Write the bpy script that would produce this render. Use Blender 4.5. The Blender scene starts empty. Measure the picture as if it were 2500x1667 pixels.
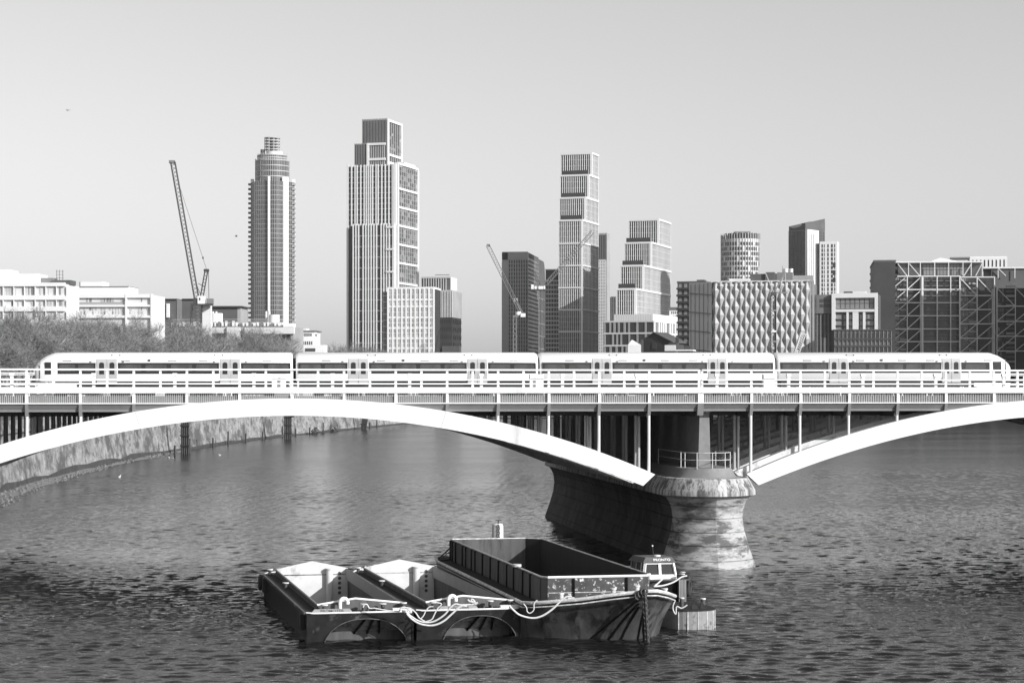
import bpy, bmesh, math, random
from math import sin, cos, pi, radians, atan2, sqrt
from mathutils import Vector, Matrix
random.seed(7)
SC = bpy.context.scene
COL = SC.collection
# ---------------------------------------------------------------- camera, sky, sun, exposure
FPX, HZ, H = 4990.6, 950.0, 12.9            # focal length in photo pixels, horizon row, eye height above the water
TH = math.atan(650 / FPX)                   # the view is turned 7.4 degrees to the right of the bridge's normal
S_, C_ = sin(TH), cos(TH)
cam = bpy.data.cameras.new('camera'); camo = bpy.data.objects.new('camera', cam); COL.objects.link(camo)
camo.location = (0, 0, H); camo.rotation_euler = (pi / 2, 0, -TH)
cam.sensor_width = 36; cam.lens = 36 * FPX / 2500; cam.shift_y = (HZ - 833.5) / 2500
cam.clip_start = 1; cam.clip_end = 20000
SC.camera = camo
SUN_AZ, SUN_EL = radians(43), radians(25)   # azimuth measured from behind the camera towards the right
sx, sy, sz = sin(SUN_AZ) * cos(SUN_EL), -cos(SUN_AZ) * cos(SUN_EL), sin(SUN_EL)
world = bpy.data.worlds.new('World'); SC.world = world; world.use_nodes = True
nt = world.node_tree; nt.nodes.clear()
sky = nt.nodes.new('ShaderNodeTexSky'); sky.sky_type = 'NISHITA'; sky.sun_disc = False
sky.sun_elevation = SUN_EL; sky.sun_rotation = atan2(sx, sy)
sky.air_density = 1.0; sky.dust_density = 1.0; sky.ozone_density = 1.0; sky.altitude = 0
sep = nt.nodes.new('ShaderNodeSeparateColor')
mx = nt.nodes.new('ShaderNodeMix'); mx.data_type = 'FLOAT'; mx.inputs[0].default_value = 0.42
bg = nt.nodes.new('ShaderNodeBackground'); bg.inputs[1].default_value = 0.112
wo = nt.nodes.new('ShaderNodeOutputWorld')
L = nt.links.new
L(sky.outputs[0], sep.inputs[0]); L(sep.outputs[1], mx.inputs[2]); L(sep.outputs[2], mx.inputs[3])   # black and white film
L(mx.outputs[0], bg.inputs[0]); L(bg.outputs[0], wo.inputs[0])
sl = bpy.data.lights.new('sun', 'SUN'); sl.energy = 4.2; sl.angle = radians(0.53); sl.color = (1, 1, 1)
so = bpy.data.objects.new('sun', sl); COL.objects.link(so)
so.rotation_euler = Vector((-sx, -sy, -sz)).to_track_quat('-Z', 'Y').to_euler()
so.location = (60, -60, 80)
vs = SC.view_settings
vs.view_transform = 'Standard'; vs.look = 'None'; vs.exposure = 0.35; vs.gamma = 1; vs.use_curve_mapping = False
SC.cycles.max_bounces = 6; SC.cycles.diffuse_bounces = 3; SC.cycles.glossy_bounces = 3; SC.cycles.transparent_max_bounces = 6

# ---------------------------------------------------------------- measuring helpers (photo pixel -> place in the world)
def at(px, py, z):
    r = (px - 1250) / FPX * z
    return Vector((z * S_ + r * C_, z * C_ - r * S_, H - (py - HZ) / FPX * z))
def onZ(px, py, Z=0.0): return at(px, py, (H - Z) * FPX / (py - HZ))
def onY(px, py, Y):
    a = (px - 1250) / FPX; t = Y / (C_ - a * S_)
    return at(px, py, t)

# ---------------------------------------------------------------- materials (black and white film: every colour is a grey)
M = {}
def mat(name, v, rough=0.6, var=0.15, scale=2.0, metal=0.0, bump=0.0, stain=None, island=0.0, spec=0.5, streak=False, squash=0, stain2=None, streak2=0):
    m = bpy.data.materials.new(name); m.use_nodes = True; t = m.node_tree; n = t.nodes
    b = n['Principled BSDF']; b.inputs['Roughness'].default_value = rough; b.inputs['Metallic'].default_value = metal
    b.inputs['Specular IOR Level'].default_value = spec
    geo = n.new('ShaderNodeNewGeometry'); mp = n.new('ShaderNodeMapping'); t.links.new(geo.outputs['Position'], mp.inputs[0])
    if streak: mp.inputs['Scale'].default_value = (1, 1, .12)
    if streak2: mp.inputs['Scale'].default_value = (1, 1, streak2)
    if squash: mp.inputs['Scale'].default_value = (squash, squash, 1.5)
    ns = n.new('ShaderNodeTexNoise'); ns.inputs['Scale'].default_value = scale; ns.inputs['Detail'].default_value = 7
    ns.inputs['Roughness'].default_value = .65
    t.links.new(mp.outputs[0], ns.inputs['Vector'])
    r = n.new('ShaderNodeMapRange'); r.inputs[1].default_value = .25; r.inputs[2].default_value = .75
    r.inputs[3].default_value = v * (1 - var); r.inputs[4].default_value = min(.9, v * (1 + var))
    t.links.new(ns.outputs[0], r.inputs[0]); out = r.outputs[0]
    for stain in [q for q in (stain, stain2) if q]:   # (value, amount, scale): patches of dirt or worn paint
        n2 = n.new('ShaderNodeTexNoise'); n2.inputs['Scale'].default_value = stain[2]; n2.inputs['Detail'].default_value = 9
        n2.inputs['Roughness'].default_value = .7
        t.links.new(mp.outputs[0], n2.inputs['Vector'])
        r2 = n.new('ShaderNodeMapRange'); r2.inputs[1].default_value = .62 - stain[1] * .3; r2.inputs[2].default_value = r2.inputs[1].default_value + .1
        t.links.new(n2.outputs[0], r2.inputs[0])
        mm = n.new('ShaderNodeMix'); mm.data_type = 'FLOAT'; mm.inputs[3].default_value = stain[0]
        t.links.new(r2.outputs[0], mm.inputs[0]); t.links.new(out, mm.inputs[2]); out = mm.outputs[0]
    if island:                                  # each pane of a facade has its own blind or reflection tone
        pw = n.new('ShaderNodeMath'); pw.operation = 'POWER'; pw.inputs[1].default_value = 3
        t.links.new(geo.outputs['Random Per Island'], pw.inputs[0])
        ma = n.new('ShaderNodeMath'); ma.operation = 'MULTIPLY_ADD'; ma.inputs[1].default_value = island
        t.links.new(pw.outputs[0], ma.inputs[0]); t.links.new(out, ma.inputs[2]); out = ma.outputs[0]
    t.links.new(out, b.inputs['Base Color'])
    if bump:
        bn = n.new('ShaderNodeBump'); bn.inputs['Strength'].default_value = bump; bn.inputs['Distance'].default_value = .05
        t.links.new(ns.outputs[0], bn.inputs['Height']); t.links.new(bn.outputs[0], b.inputs['Normal'])
    M[name] = m; return m
mat('bridge_white', .72, .45, .06, .5, stain=(.55, .03, 1.2), stain2=(.5, .05, .35), streak=True)
mat('rail_white', .78, .5, .05, 1)
mat('beam_grey', 0.2, .55, .12, .9, stain=(.25, .1, 2))
mat('girder_dark', 0.05, .6, .25, 1.5)  # grey-white steel coloured near black for the shade under the deck
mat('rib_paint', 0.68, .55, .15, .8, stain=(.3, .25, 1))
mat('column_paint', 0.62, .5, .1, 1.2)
mat('column_inner', .38, .5, .15, 1.2)  # column paint darkened to put under-deck shade on the inner rows
mat('arch_edge', 0.1, .6, .4, 3, stain=(.05, .5, 4))
mat('ballast', 0.06, .95, .4, 8)
mat('pier_shade', .06, .9, .35, .6, bump=.5, stain=(.03, .5, .35))  # pier stone again, darkened to paint shade on the flanks
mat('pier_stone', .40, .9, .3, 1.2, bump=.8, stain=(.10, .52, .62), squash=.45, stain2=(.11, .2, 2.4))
mat('pier_cap', .42, .9, .3, 2.2, bump=.8, stain=(.10, .5, 1.7), streak=True, stain2=(.08, .3, 5))
mat('plinth', 0.2, .9, .2, 1.5)
mat('train_body', 0.74, .28, .02, .5)
mat('train_roof', .74, .4, .06, 1.5)
mat('train_door', 0.4, .35, .04, 2)
mat('train_glass', .02, .06, .2, 2, spec=.6)
mat('train_pane', 0.06, .05, .5, 1.5, spec=.6)
mat('black_steel', .022, .45, .4, 2, stain=(.06, .2, 3))
mat('hull_black', 0.009, .42, .5, 1.2, bump=.25, stain=(.03, .3, 1.6), spec=.12)
mat('hull_worn', 0.018, .42, .6, 1.3, bump=.4, stain=(.09, .2, 1.1), spec=.12)
mat('barge_bow', .065, .4, .7, .9, bump=.5, stain=(.13, .3, .6), stain2=(.02, .35, 1.4), streak=True)
mat('swim_plate', 0.24, .5, .6, 1.4, bump=.3, stain=(.03, .4, 1.6))
mat('deck_steel', 0.028, .8, .5, 3, bump=.3, spec=.2)
mat('hold_light', .62, .8, .12, 1.2, stain=(.4, .18, .8))
mat('hold_dark', 0.08, .8, .5, 2.2, streak=True)
mat('hold_black', 0.015, .8, .5, 2.2, streak=True)
mat('coaming_grey', .30, .7, .15, 1.5)
mat('coaming_panel', 0.09, .8, .4, 1.8, bump=.4, stain=(.05, .3, 2.5), streak=True)
mat('coaming_worn', .05, .7, .5, 2, stain=(.75, .22, 3.2))
mat('paint_white', .8, .5, .08, 3)
mat('gunwale', .5, .6, .3, 2.5, stain=(.8, .35, 3))
mat('rope', .62, .9, .2, 12)
mat('rubber', .03, .8, .3, 6)
mat('iron', .06, .6, .4, 5)
mat('wood', .22, .85, .35, 3, streak=True)
mat('pontoon', .26, .6, .35, 2, stain=(.1, .3, 2))
mat('nameboard', .28, .7, .15, 4)
mat('letter_dark', .06, .7, .1, 4)
mat('letter_white', .8, .7, .05, 4)
mat('embankment', .27, .95, .6, .35, bump=.6, stain=(.09, .45, .14), stain2=(.10, .3, .6), streak2=1.6)
mat('embankment_wet', .05, .9, .5, .6)
mat('mud', 0.15, .95, .4, 1.5, bump=.5)
mat('land', .12, .95, .4, .3)
mat('bark', 0.32, .95, .4, 1.5)
mat('bark_pale', .55, .9, .35, 1.2)
mat('twig', 0.2, .95, .5, .5)
mat('shrub', 0.06, .95, .5, .6)
mat('pale_window', .42, .3, .2, .3, island=.3)
mat('white_render', 0.72, .8, .05, .1)
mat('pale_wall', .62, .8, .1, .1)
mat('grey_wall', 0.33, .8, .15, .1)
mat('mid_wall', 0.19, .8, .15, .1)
mat('dark_wall', 0.095, .7, .25, .1)
mat('black_wall', 0.04, .6, .3, .1)
mat('brick_dark', .05, .9, .3, .3)
mat('roof_slate', 0.08, .8, .3, .2)
mat('glass', 0.035, .12, .4, .05, spec=.6, island=.25)
mat('glass_dark', 0.03, .2, .4, .05, spec=.5, island=.07)
mat('glass_blind', .10, .15, .4, .05, spec=.6, island=.65)
mat('glass_tower', 0.07, .22, .3, .05, metal=.35, island=.12)
mat('metal_fin', 0.45, .45, .08, .1)
mat('white_fin', 0.74, .5, .04, .1)
mat('scrim', 0.36, .55, .12, .15)
mat('steel_tube', .70, .5, .05, .1)
mat('crane_dark', 0.05, .7, .3, .3)
mat('crane_white', .78, .6, .08, .3)
mat('gull_white', .8, .8, .05, 3)

def water_mat():
    m = bpy.data.materials.new('river'); m.use_nodes = True; t = m.node_tree; n = t.nodes; k = t.links.new
    b = n['Principled BSDF']; b.inputs['IOR'].default_value = 1.33
    b.inputs['Specular IOR Level'].default_value = .5
    g = n.new('ShaderNodeNewGeometry')
    def noise(sc, detail, sx_, sy_, rough=.55, rot=0):
        mp = n.new('ShaderNodeMapping'); mp.inputs['Scale'].default_value = (sx_, sy_, 1); mp.inputs['Rotation'].default_value = (0, 0, rot)
        k(g.outputs['Position'], mp.inputs[0])
        q = n.new('ShaderNodeTexNoise'); q.inputs['Scale'].default_value = sc; q.inputs['Detail'].default_value = detail
        q.inputs['Roughness'].default_value = rough; k(mp.outputs[0], q.inputs['Vector']); return q.outputs[0]
    def math_(op, a, b_=None, c=None):
        q = n.new('ShaderNodeMath'); q.operation = op
        for i, v in enumerate((a, b_, c)):
            if v is None: continue
            if isinstance(v, (int, float)): q.inputs[i].default_value = v
            else: k(v, q.inputs[i])
        return q.outputs[0]
    w1 = noise(1.0, 3, .75, 1.0, .5, .35)           # wind waves about a metre long
    w2 = noise(3.1, 4, .8, 1.0, .6, -.2)            # ripples
    w3 = noise(.23, 2, 1, .8, .5, .1)
    h = math_('ADD', math_('MULTIPLY', w1, .55), math_('MULTIPLY', w2, .34))
    h = math_('ADD', h, math_('MULTIPLY', w3, .8))
    patch = noise(.028, 4, .45, 1.0, .6, .15)        # gusts: rougher and calmer lanes on the river
    pr = n.new('ShaderNodeMapRange'); pr.inputs[1].default_value = .38; pr.inputs[2].default_value = .62
    pr.inputs[3].default_value = .35; pr.inputs[4].default_value = 1.0; k(patch, pr.inputs[0])
    bm_ = n.new('ShaderNodeBump'); bm_.inputs['Distance'].default_value = WAVE; k(h, bm_.inputs['Height']); k(pr.outputs[0], bm_.inputs['Strength'])
    k(bm_.outputs[0], b.inputs['Normal'])
    rr = n.new('ShaderNodeMapRange'); rr.inputs[1].default_value = .38; rr.inputs[2].default_value = .62
    rr.inputs[3].default_value = .015; rr.inputs[4].default_value = .04; k(patch, rr.inputs[0]); 
    sp = n.new('ShaderNodeSeparateXYZ'); k(g.outputs['Position'], sp.inputs[0])      # waves too small to model far out count as roughness
    fr = n.new('ShaderNodeMapRange'); fr.inputs[1].default_value = 150; fr.inputs[2].default_value = 330; fr.inputs[3].default_value = 0; fr.inputs[4].default_value = .15
    k(sp.outputs[1], fr.inputs[0]); k(math_('ADD', rr.outputs[0], fr.outputs[0]), b.inputs['Roughness'])
    b.inputs['Base Color'].default_value = (.008, .008, .008, 1)
    M['river'] = m
WAVE = .12
water_mat()

# ---------------------------------------------------------------- object helpers
_cube = {}
def cube_mesh(m):
    if m not in _cube:
        me = bpy.data.meshes.new('unit_box')
        v = [(x, y, z) for x in (-.5, .5) for y in (-.5, .5) for z in (-.5, .5)]
        me.from_pydata(v, [], [(0, 1, 3, 2), (4, 6, 7, 5), (0, 4, 5, 1), (2, 3, 7, 6), (0, 2, 6, 4), (1, 5, 7, 3)])
        me.materials.append(M[m]); _cube[m] = me
    return _cube[m]
def link(name, data, parent=None, loc=(0, 0, 0), kind=None, label=None):
    o = bpy.data.objects.new(name, data); COL.objects.link(o); o.location = loc
    if parent is not None: o.parent = parent
    if kind: o['kind'] = kind
    if label: o['label'] = label
    return o
def box(name, par, x, y, z, m, rotz=0, kind=None, label=None, rx=0, ry=0):
    o = link(name, cube_mesh(m), par, ((x[0] + x[1]) / 2, (y[0] + y[1]) / 2, (z[0] + z[1]) / 2), kind, label)
    o.scale = (max(abs(x[1] - x[0]), 1e-3), max(abs(y[1] - y[0]), 1e-3), max(abs(z[1] - z[0]), 1e-3))
    if rotz or rx or ry: o.rotation_euler = (rx, ry, rotz)
    return o
_beam = {}
def beam(name, par, p, q, w, m, d=None, kind=None):
    """a straight square bar between two points, sharing the unit box"""
    p, q = Vector(p), Vector(q); v = q - p
    o = link(name, cube_mesh(m), par, (p + q) / 2, kind)
    o.rotation_mode = 'QUATERNION'; o.rotation_quaternion = v.to_track_quat('Z', 'Y')
    o.scale = (w, d or w, v.length); return o
def thing(name, label, cat, loc=(0, 0, 0), yaw=0.0, group=None):
    o = link(name, None, None, loc); o.rotation_euler = (0, 0, yaw); o.empty_display_size = 1
    o['label'] = label; o['category'] = cat
    if group: o['group'] = group
    return o
def tag(o, label, cat, group=None):
    o['label'] = label; o['category'] = cat
    if group: o['group'] = group
    return o
class MB:
    def __init__(s): s.v = []; s.f = []
    def add(s, v, f):
        n = len(s.v); s.v += [tuple(a) for a in v]; s.f += [tuple(i + n for i in a) for a in f]; return s
    def box(s, x, y, z):
        v = [(a, b, c) for a in x for b in y for c in z]
        return s.add(v, [(0, 1, 3, 2), (4, 6, 7, 5), (0, 4, 5, 1), (2, 3, 7, 6), (0, 2, 6, 4), (1, 5, 7, 3)])
    def loft(s, rings, caps=True, closed=True):
        n = len(rings[0]); v = [p for r in rings for p in r]; f = []
        for i in range(len(rings) - 1):
            for j in range(n if closed else n - 1):
                a = i * n + j; b = i * n + (j + 1) % n
                f.append((a, b, b + n, a + n))
        if caps: f += [tuple(range(n))[::-1], tuple(range((len(rings) - 1) * n, len(rings) * n))]
        return s.add(v, f)
    def tube(s, pts, r, n=6, caps=True):
        pts = [Vector(p) for p in pts]; rings = []; up = Vector((0, 0, 1)); last = None
        for i, p in enumerate(pts):
            t = (pts[min(i + 1, len(pts) - 1)] - pts[max(i - 1, 0)]).normalized()
            if last is None:
                a = up.cross(t)
                if a.length < .05: a = Vector((1, 0, 0)).cross(t)
            else: a = last - t * last.dot(t)
            a.normalize(); last = a; b = t.cross(a)
            rr = r[i] if isinstance(r, (list, tuple)) else r
            rings.append([p + a * rr * cos(2 * pi * k / n) + b * rr * sin(2 * pi * k / n) for k in range(n)])
        return s.loft(rings, caps)
    def cyl(s, c, r, z0, z1, n=16, r2=None):
        r2 = r if r2 is None else r2
        return s.loft([[(c[0] + q * cos(2 * pi * k / n), c[1] + q * sin(2 * pi * k / n), z) for k in range(n)] for q, z in ((r, z0), (r2, z1))])
    def mesh(s, m, smooth=False, name='mesh'):
        me = bpy.data.meshes.new(name); me.from_pydata(s.v, [], s.f); me.materials.append(M[m])
        if smooth:
            for p in me.polygons: p.use_smooth = True
            me.set_sharp_from_angle(angle=radians(40))
        me.update(); return me
    def build(s, name, m, par=None, loc=(0, 0, 0), smooth=False, kind=None, label=None, fix=True):
        me = s.mesh(m, smooth, name)
        if fix:
            bm = bmesh.new(); bm.from_mesh(me); bmesh.ops.recalc_face_normals(bm, faces=bm.faces); bm.to_mesh(me); bm.free()
        return link(name, me, par, loc, kind, label)
def torus(R, r, n=20, k=8, ax='y'):
    v, f = [], []
    for i in range(n):
        a = 2 * pi * i / n
        for j in range(k):
            b = 2 * pi * j / k; q = R + r * cos(b)
            p = (q * cos(a), r * sin(b), q * sin(a)) if ax == 'y' else ((r * sin(b), q * cos(a), q * sin(a)) if ax == 'x' else (q * cos(a), q * sin(a), r * sin(b)))
            v.append(p); f.append((i * k + j, ((i + 1) % n) * k + j, ((i + 1) % n) * k + (j + 1) % k, i * k + (j + 1) % k))
    return v, f
def text_obj(name, s, size, m, par, loc, rot, depth=.01, shear=0, sx=1.0):
    cu = bpy.data.curves.new(name, 'FONT'); cu.body = s; cu.size = size; cu.align_x = 'CENTER'; cu.align_y = 'CENTER'; cu.extrude = depth; cu.offset = size * .012
    tmp = bpy.data.objects.new('tmp', cu); COL.objects.link(tmp)
    me = bpy.data.meshes.new_from_object(tmp.evaluated_get(bpy.context.evaluated_depsgraph_get())); bpy.data.objects.remove(tmp)
    me.materials.clear(); me.materials.append(M[m])
    o = link(name, me, par, loc); o.rotation_euler = rot; o.scale = (sx, 1, 1); return o

# ---------------------------------------------------------------- setting: river, land
import numpy as np
# the moored boats are placed first, so that the water can leave their open holds dry
BERTH = []          # (x, y, yaw, x0, x1, y0, y1) of every hold
def berth(px, py, Z, yaw, shift, rect):
    p = onZ(px, py, Z); c, s = cos(yaw), sin(yaw); BERTH.append((p.x + shift * c, p.y + shift * s, yaw) + rect)
berth(749, 1497, 1.5, radians(5.0), 2.75, (-2.3, 2.55, .9, 22.3))
berth(1018, 1490, 1.5, radians(5.6), 2.75, (-2.3, 2.55, .9, 22.3))
berth(1467, 1472, 1.8, radians(4.3), 0, (-3.1, 3.1, .75, 28.4))
ST1, ST2 = .20, .12
def make_water():
    xs = np.arange(-50, 132.01, .2)
    ys = [80.0]
    while ys[-1] < 430: ys.append(ys[-1] + .12 * (ys[-1] / 95) ** 1.7)
    ys = np.array(ys); X, Y = np.meshgrid(xs, ys)
    rg = np.random.RandomState(5); Zw = np.zeros_like(X); N = 64
    fade = np.clip((X + 50) / 6, 0, 1) * np.clip((132 - X) / 6, 0, 1) * np.clip((430 - Y) / 130, 0, 1)
    lane = .9 + .34 * np.sin(X * .045 + Y * .05 + 1.3 * np.sin(X * .03 - Y * .021)) * np.cos(Y * .024 - X * .02 + .9 * np.sin(X * .07))
    for i in range(N):
        lam = .5 * (1.9 / .5) ** rg.rand(); k = 2 * pi / lam; a = rg.normal(1.5, .55) + (pi if i % 3 == 0 else 0)
        if i % 6 == 0: lam *= 3.2
        st = (ST1 if lam < 1.2 else ST2) * sqrt(2 / N); ph = rg.rand() * 2 * pi
        w = k * (X * np.cos(a) + Y * np.sin(a)) + ph + .6 * np.sin(X * .31 + i) * np.cos(Y * .27 - i)
        Zw += st / k * np.sin(w) * np.clip((6 * lam / .2 - (Y / 95) ** 1.7 * 3) / 8, 0, 1)
    Zw *= fade * lane
    ny, nx = X.shape
    v = np.stack([X, Y, Zw], -1).reshape(-1, 3)
    I = np.arange(nx * ny).reshape(ny, nx)
    f = np.stack([I[:-1, :-1], I[:-1, 1:], I[1:, 1:], I[1:, :-1]], -1).reshape(-1, 4)
    cx = (X[:-1, :-1] + X[1:, 1:]).reshape(-1) / 2; cy = (Y[:-1, :-1] + Y[1:, 1:]).reshape(-1) / 2
    keep = np.ones(len(f), bool)
    for bx, by, yaw, x0, x1, y0, y1 in BERTH:
        dx, dy = cx - bx, cy - by; lx = dx * cos(yaw) + dy * sin(yaw); ly = -dx * sin(yaw) + dy * cos(yaw)
        keep &= ~((lx > x0) & (lx < x1) & (ly > y0) & (ly < y1))
    f = f[keep]; nv = len(v); ye = float(ys[-1])
    ex = np.array([(-600, -100, 0), (1500, -100, 0), (1500, 2600, 0), (-600, 2600, 0), (-50, 80, 0), (132, 80, 0), (132, ye, 0), (-50, ye, 0)], float)
    ex[:, 0] = np.where(ex[:, 0] == 132, xs[-1], ex[:, 0])
    v = np.concatenate([v, ex]); q = [(0, 1, 5, 4), (1, 2, 6, 5), (2, 3, 7, 6), (3, 0, 4, 7)]
    f = np.concatenate([f, np.array(q) + nv])
    me = bpy.data.meshes.new('river_water'); me.vertices.add(len(v)); me.vertices.foreach_set('co', v.astype('f').ravel())
    me.loops.add(len(f) * 4); me.loops.foreach_set('vertex_index', f.astype('i').ravel())
    me.polygons.add(len(f)); me.polygons.foreach_set('loop_start', np.arange(0, len(f) * 4, 4, dtype='i')); me.polygons.foreach_set('loop_total', np.full(len(f), 4, 'i'))
    me.polygons.foreach_set('use_smooth', np.ones(len(f), bool)); me.update(calc_edges=True); me.materials.append(M['river'])
    link('river_water', me, kind='structure')
make_water()
bed = MB(); bed.add([(-700, -150, -3), (1600, -150, -3), (1600, 2700, -3), (-700, 2700, -3)], [(0, 1, 2, 3)])
bed.build('river_bed', 'mud', kind='structure', fix=False)
WALL = [(-31.5, 120), (-31, 190), (-30.6, 225), (-30.1, 258), (-27.5, 305), (-23.5, 352), (-18.6, 396), (-11, 450), (-2.6, 503), (11.2, 568), (24.6, 621), (57.6, 756), (100, 900), (150, 1030), (230, 1180), (330, 1290)]
LAND = 8.0
def smooth_line(pts, k=4):
    out = []
    for i in range(len(pts) - 1):
        p0, p1, p2, p3 = pts[max(i - 1, 0)], pts[i], pts[i + 1], pts[min(i + 2, len(pts) - 1)]
        for j in range(k):
            t = j / k
            out.append(tuple(.5 * ((2 * p1[a]) + (-p0[a] + p2[a]) * t + (2 * p0[a] - 5 * p1[a] + 4 * p2[a] - p3[a]) * t * t + (-p0[a] + 3 * p1[a] - 3 * p2[a] + p3[a]) * t ** 3) for a in (0, 1)))
    return out + [tuple(pts[-1])]
WL = smooth_line(WALL, 4)
BANK = [(330, 1290), (330, 1150), (318, 1020), (318, 950), (350, 895), (480, 850), (900, 800), (1500, 780)]
ld = MB()
ring = [(x - .6, y) for x, y in WL] + [(1600, 1290), (1600, 6000), (-3000, 6000), (-3000, 120)]
ld.add([(x, y, LAND) for x, y in ring], [tuple(range(len(ring)))])
ld.build('north_bank_ground', 'land', kind='structure')
l2 = MB(); r2 = [(x, y + .6) for x, y in BANK] + [(1600, 780), (1600, 1290)]
l2.add([(x, y, LAND - .004) for x, y in r2], [tuple(range(len(r2)))]).build('south_bank_ground', 'land', kind='structure')
# river walls
def wall_thing(name, line, label, thick, side, m):
    t = thing(name, label, 'river wall', (line[0][0], line[0][1], 0))
    ox, oy = line[0]
    n = 0; 
    for i in range(0, len(line) - 1, 4):
        seg = line[i:i + 5]; rings = []
        for j, (x, y) in enumerate(seg):
            a = line[max(i + j - 1, 0)]; b = line[min(i + j + 1, len(line) - 1)]
            d = Vector((b[0] - a[0], b[1] - a[1])).normalized(); nx, ny = (d.y * side, -d.x * side)
            def q(off, z): return (x + nx * off - ox, y + ny * off - oy, z)
            rings.append([q(.9, -1), q(.15, 4.0), q(0, 7.2), q(.35, 7.3), q(.35, 7.7), q(0, 7.8), q(0, 8.9), q(-.6, 8.9), q(-.6, -1)])
        mb = MB(); mb.loft(rings, caps=False); mb.build('wall_section', m, t)
    return t
wall_thing('embankment_wall', WL, 'long curving weathered stone river wall on the left bank under the trees', .6, 1, 'embankment')
wall_thing('quay_wall', smooth_line(BANK, 4)[::-1], 'distant river wall below the glass apartments on the right bank', .6, 1, 'embankment')
# dark tidal band, mud foreshore
fs = MB(); rings = []; RUB = MB(); k = .4
for i, (x, y) in enumerate(WL):
    if y > 480: break
    a = WL[max(i - 1, 0)]; b = WL[i + 1]; d = Vector((b[0] - a[0], b[1] - a[1])).normalized(); nx, ny = d.y, -d.x
    wv = 4.2 * max(0, 1 - (y - 190) / 210) + (2.2 if 375 < y < 425 else .9) + .5 * sin(y * .35)
    rings.append([(x + nx * .2, y + ny * .2, .55 + .15 * sin(y * .5)), (x + nx * wv * .5, y + ny * wv * .5, .22 + .1 * sin(y * .9)), (x + nx * wv, y + ny * wv, -.3)])
    for _ in range(22):        # stones and rubble lying on the mud
        if y > 420: break
        u_ = random.random(); v_ = random.random(); q_ = random.uniform(.12, .4); b2 = WL[i + 1]
        px_, py_ = x + (b2[0] - x) * v_ + nx * wv * u_, y + (b2[1] - y) * v_ + ny * wv * u_; zz = .5 - .6 * u_
        RUB.loft([[(px_ + q_ * cos(a_ + k) * m_, py_ + q_ * sin(a_ + k) * m_, zz + h_) for a_ in (0, 1.6, 3.1, 4.6)] for m_, h_ in ((1, -.2), (.6, q_ * .6))])
fs.loft(rings, caps=False, closed=False); fs.build('foreshore_mud', 'mud', kind='structure'); RUB.build('foreshore_rubble', 'mud', kind='stuff')
band = MB(); rings = []
rr = random.Random(3)
for i, (x, y) in enumerate(WL[:-1]):
    a = WL[max(i - 1, 0)]; b = WL[i + 1]; d = Vector((b[0] - a[0], b[1] - a[1])).normalized(); nx, ny = d.y, -d.x
    h = rr.uniform(.7, 1.5) if 250 < y < 420 else rr.uniform(.3, .8)
    rings.append([(x + nx * .97, y + ny * .97, -.5), (x + nx * (.97 - .15 * h), y + ny * (.97 - .15 * h), h)])
band.loft(rings, caps=False, closed=False); band.build('tide_weed', 'embankment_wet', kind='stuff')
# fender piles standing against the wall
def pile_cluster(px, py, w, h, label, lean=0):
    p = onZ(px, py)
    t = thing('timber_dolphin', label, 'timber fender', (p.x, p.y, 0), -.15, 'timber dolphins against the river wall')
    n = 4
    for i in range(n):
        mb = MB(); x = (i - (n - 1) / 2) * w / n
        mb.tube([(x, 0, -1.5), (x + lean, 0, h)], w / n * .52, 8); mb.build('pile', 'black_steel', t, smooth=True)
    for z in (1.5, 3.5, 5.5): box('waling', t, (-w / 2 - .1, w / 2 + .1), (-.45, -.2), (z, z + .3), 'black_steel')
pile_cluster(452, 1108, 1.7, 8.0, 'black timber dolphin against the river wall, nearest of the three')
pile_cluster(703, 1072, 1.9, 8.0, 'black timber dolphin below the crown of the left arch')
pile_cluster(886, 1048, 1.9, 8.2, 'leaning dark timber dolphin, the farthest along the river wall', 1.3)
for i, (px, py) in enumerate([(25, 1190), (86, 1172), (427, 1112), (463, 1106), (480, 1095), (520, 1090), (557, 1084), (600, 1078), (641, 1073), (690, 1066), (722, 1064), (756, 1060), (789, 1056), (823, 1052), (902, 1046), (920, 1042)]):
    p = onZ(px, py); w = .16 if px < 200 else .22
    m = MB(); m.tube([(0, 0, -1), (0, 0, 2.0 if i % 3 else 3.0)], w, 6)
    o = m.build('mooring_stake', 'black_steel', None, (p.x, p.y, 0)); tag(o, 'thin dark timber stake at the foot of the river wall, %s from the left' % ('first second third fourth fifth sixth seventh eighth ninth tenth eleventh twelfth thirteenth fourteenth fifteenth sixteenth'.split()[i]), 'stake', 'stakes along the river wall')
def weed_clump(px, py, s, label):
    p = onZ(px, py); rr = random.Random(int(px)); mb = MB()
    for i in range(160):
        x = rr.gauss(0, s * .5); z = rr.random() ** 1.4 * s * 1.1 * max(0, 1 - abs(x) / (s * 1.4)); y = rr.uniform(-.5, .5); q = .18 * s
        a = [Vector((x, y, z)) + Vector((rr.uniform(-q, q), rr.uniform(-q, q), rr.uniform(-q, q))) for _ in range(3)]
        mb.add(a, [(0, 1, 2)])
    tag(mb.build('bush', 'shrub', None, (p.x, p.y, .1), fix=False), label, 'bush', 'bushes at the waterline')
weed_clump(770, 1060, 1.9, 'dark low bush at the waterline of the river wall, left one of two')
weed_clump(808, 1054, 2.0, 'pointed dark bush at the waterline of the river wall, right one of two')

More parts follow.
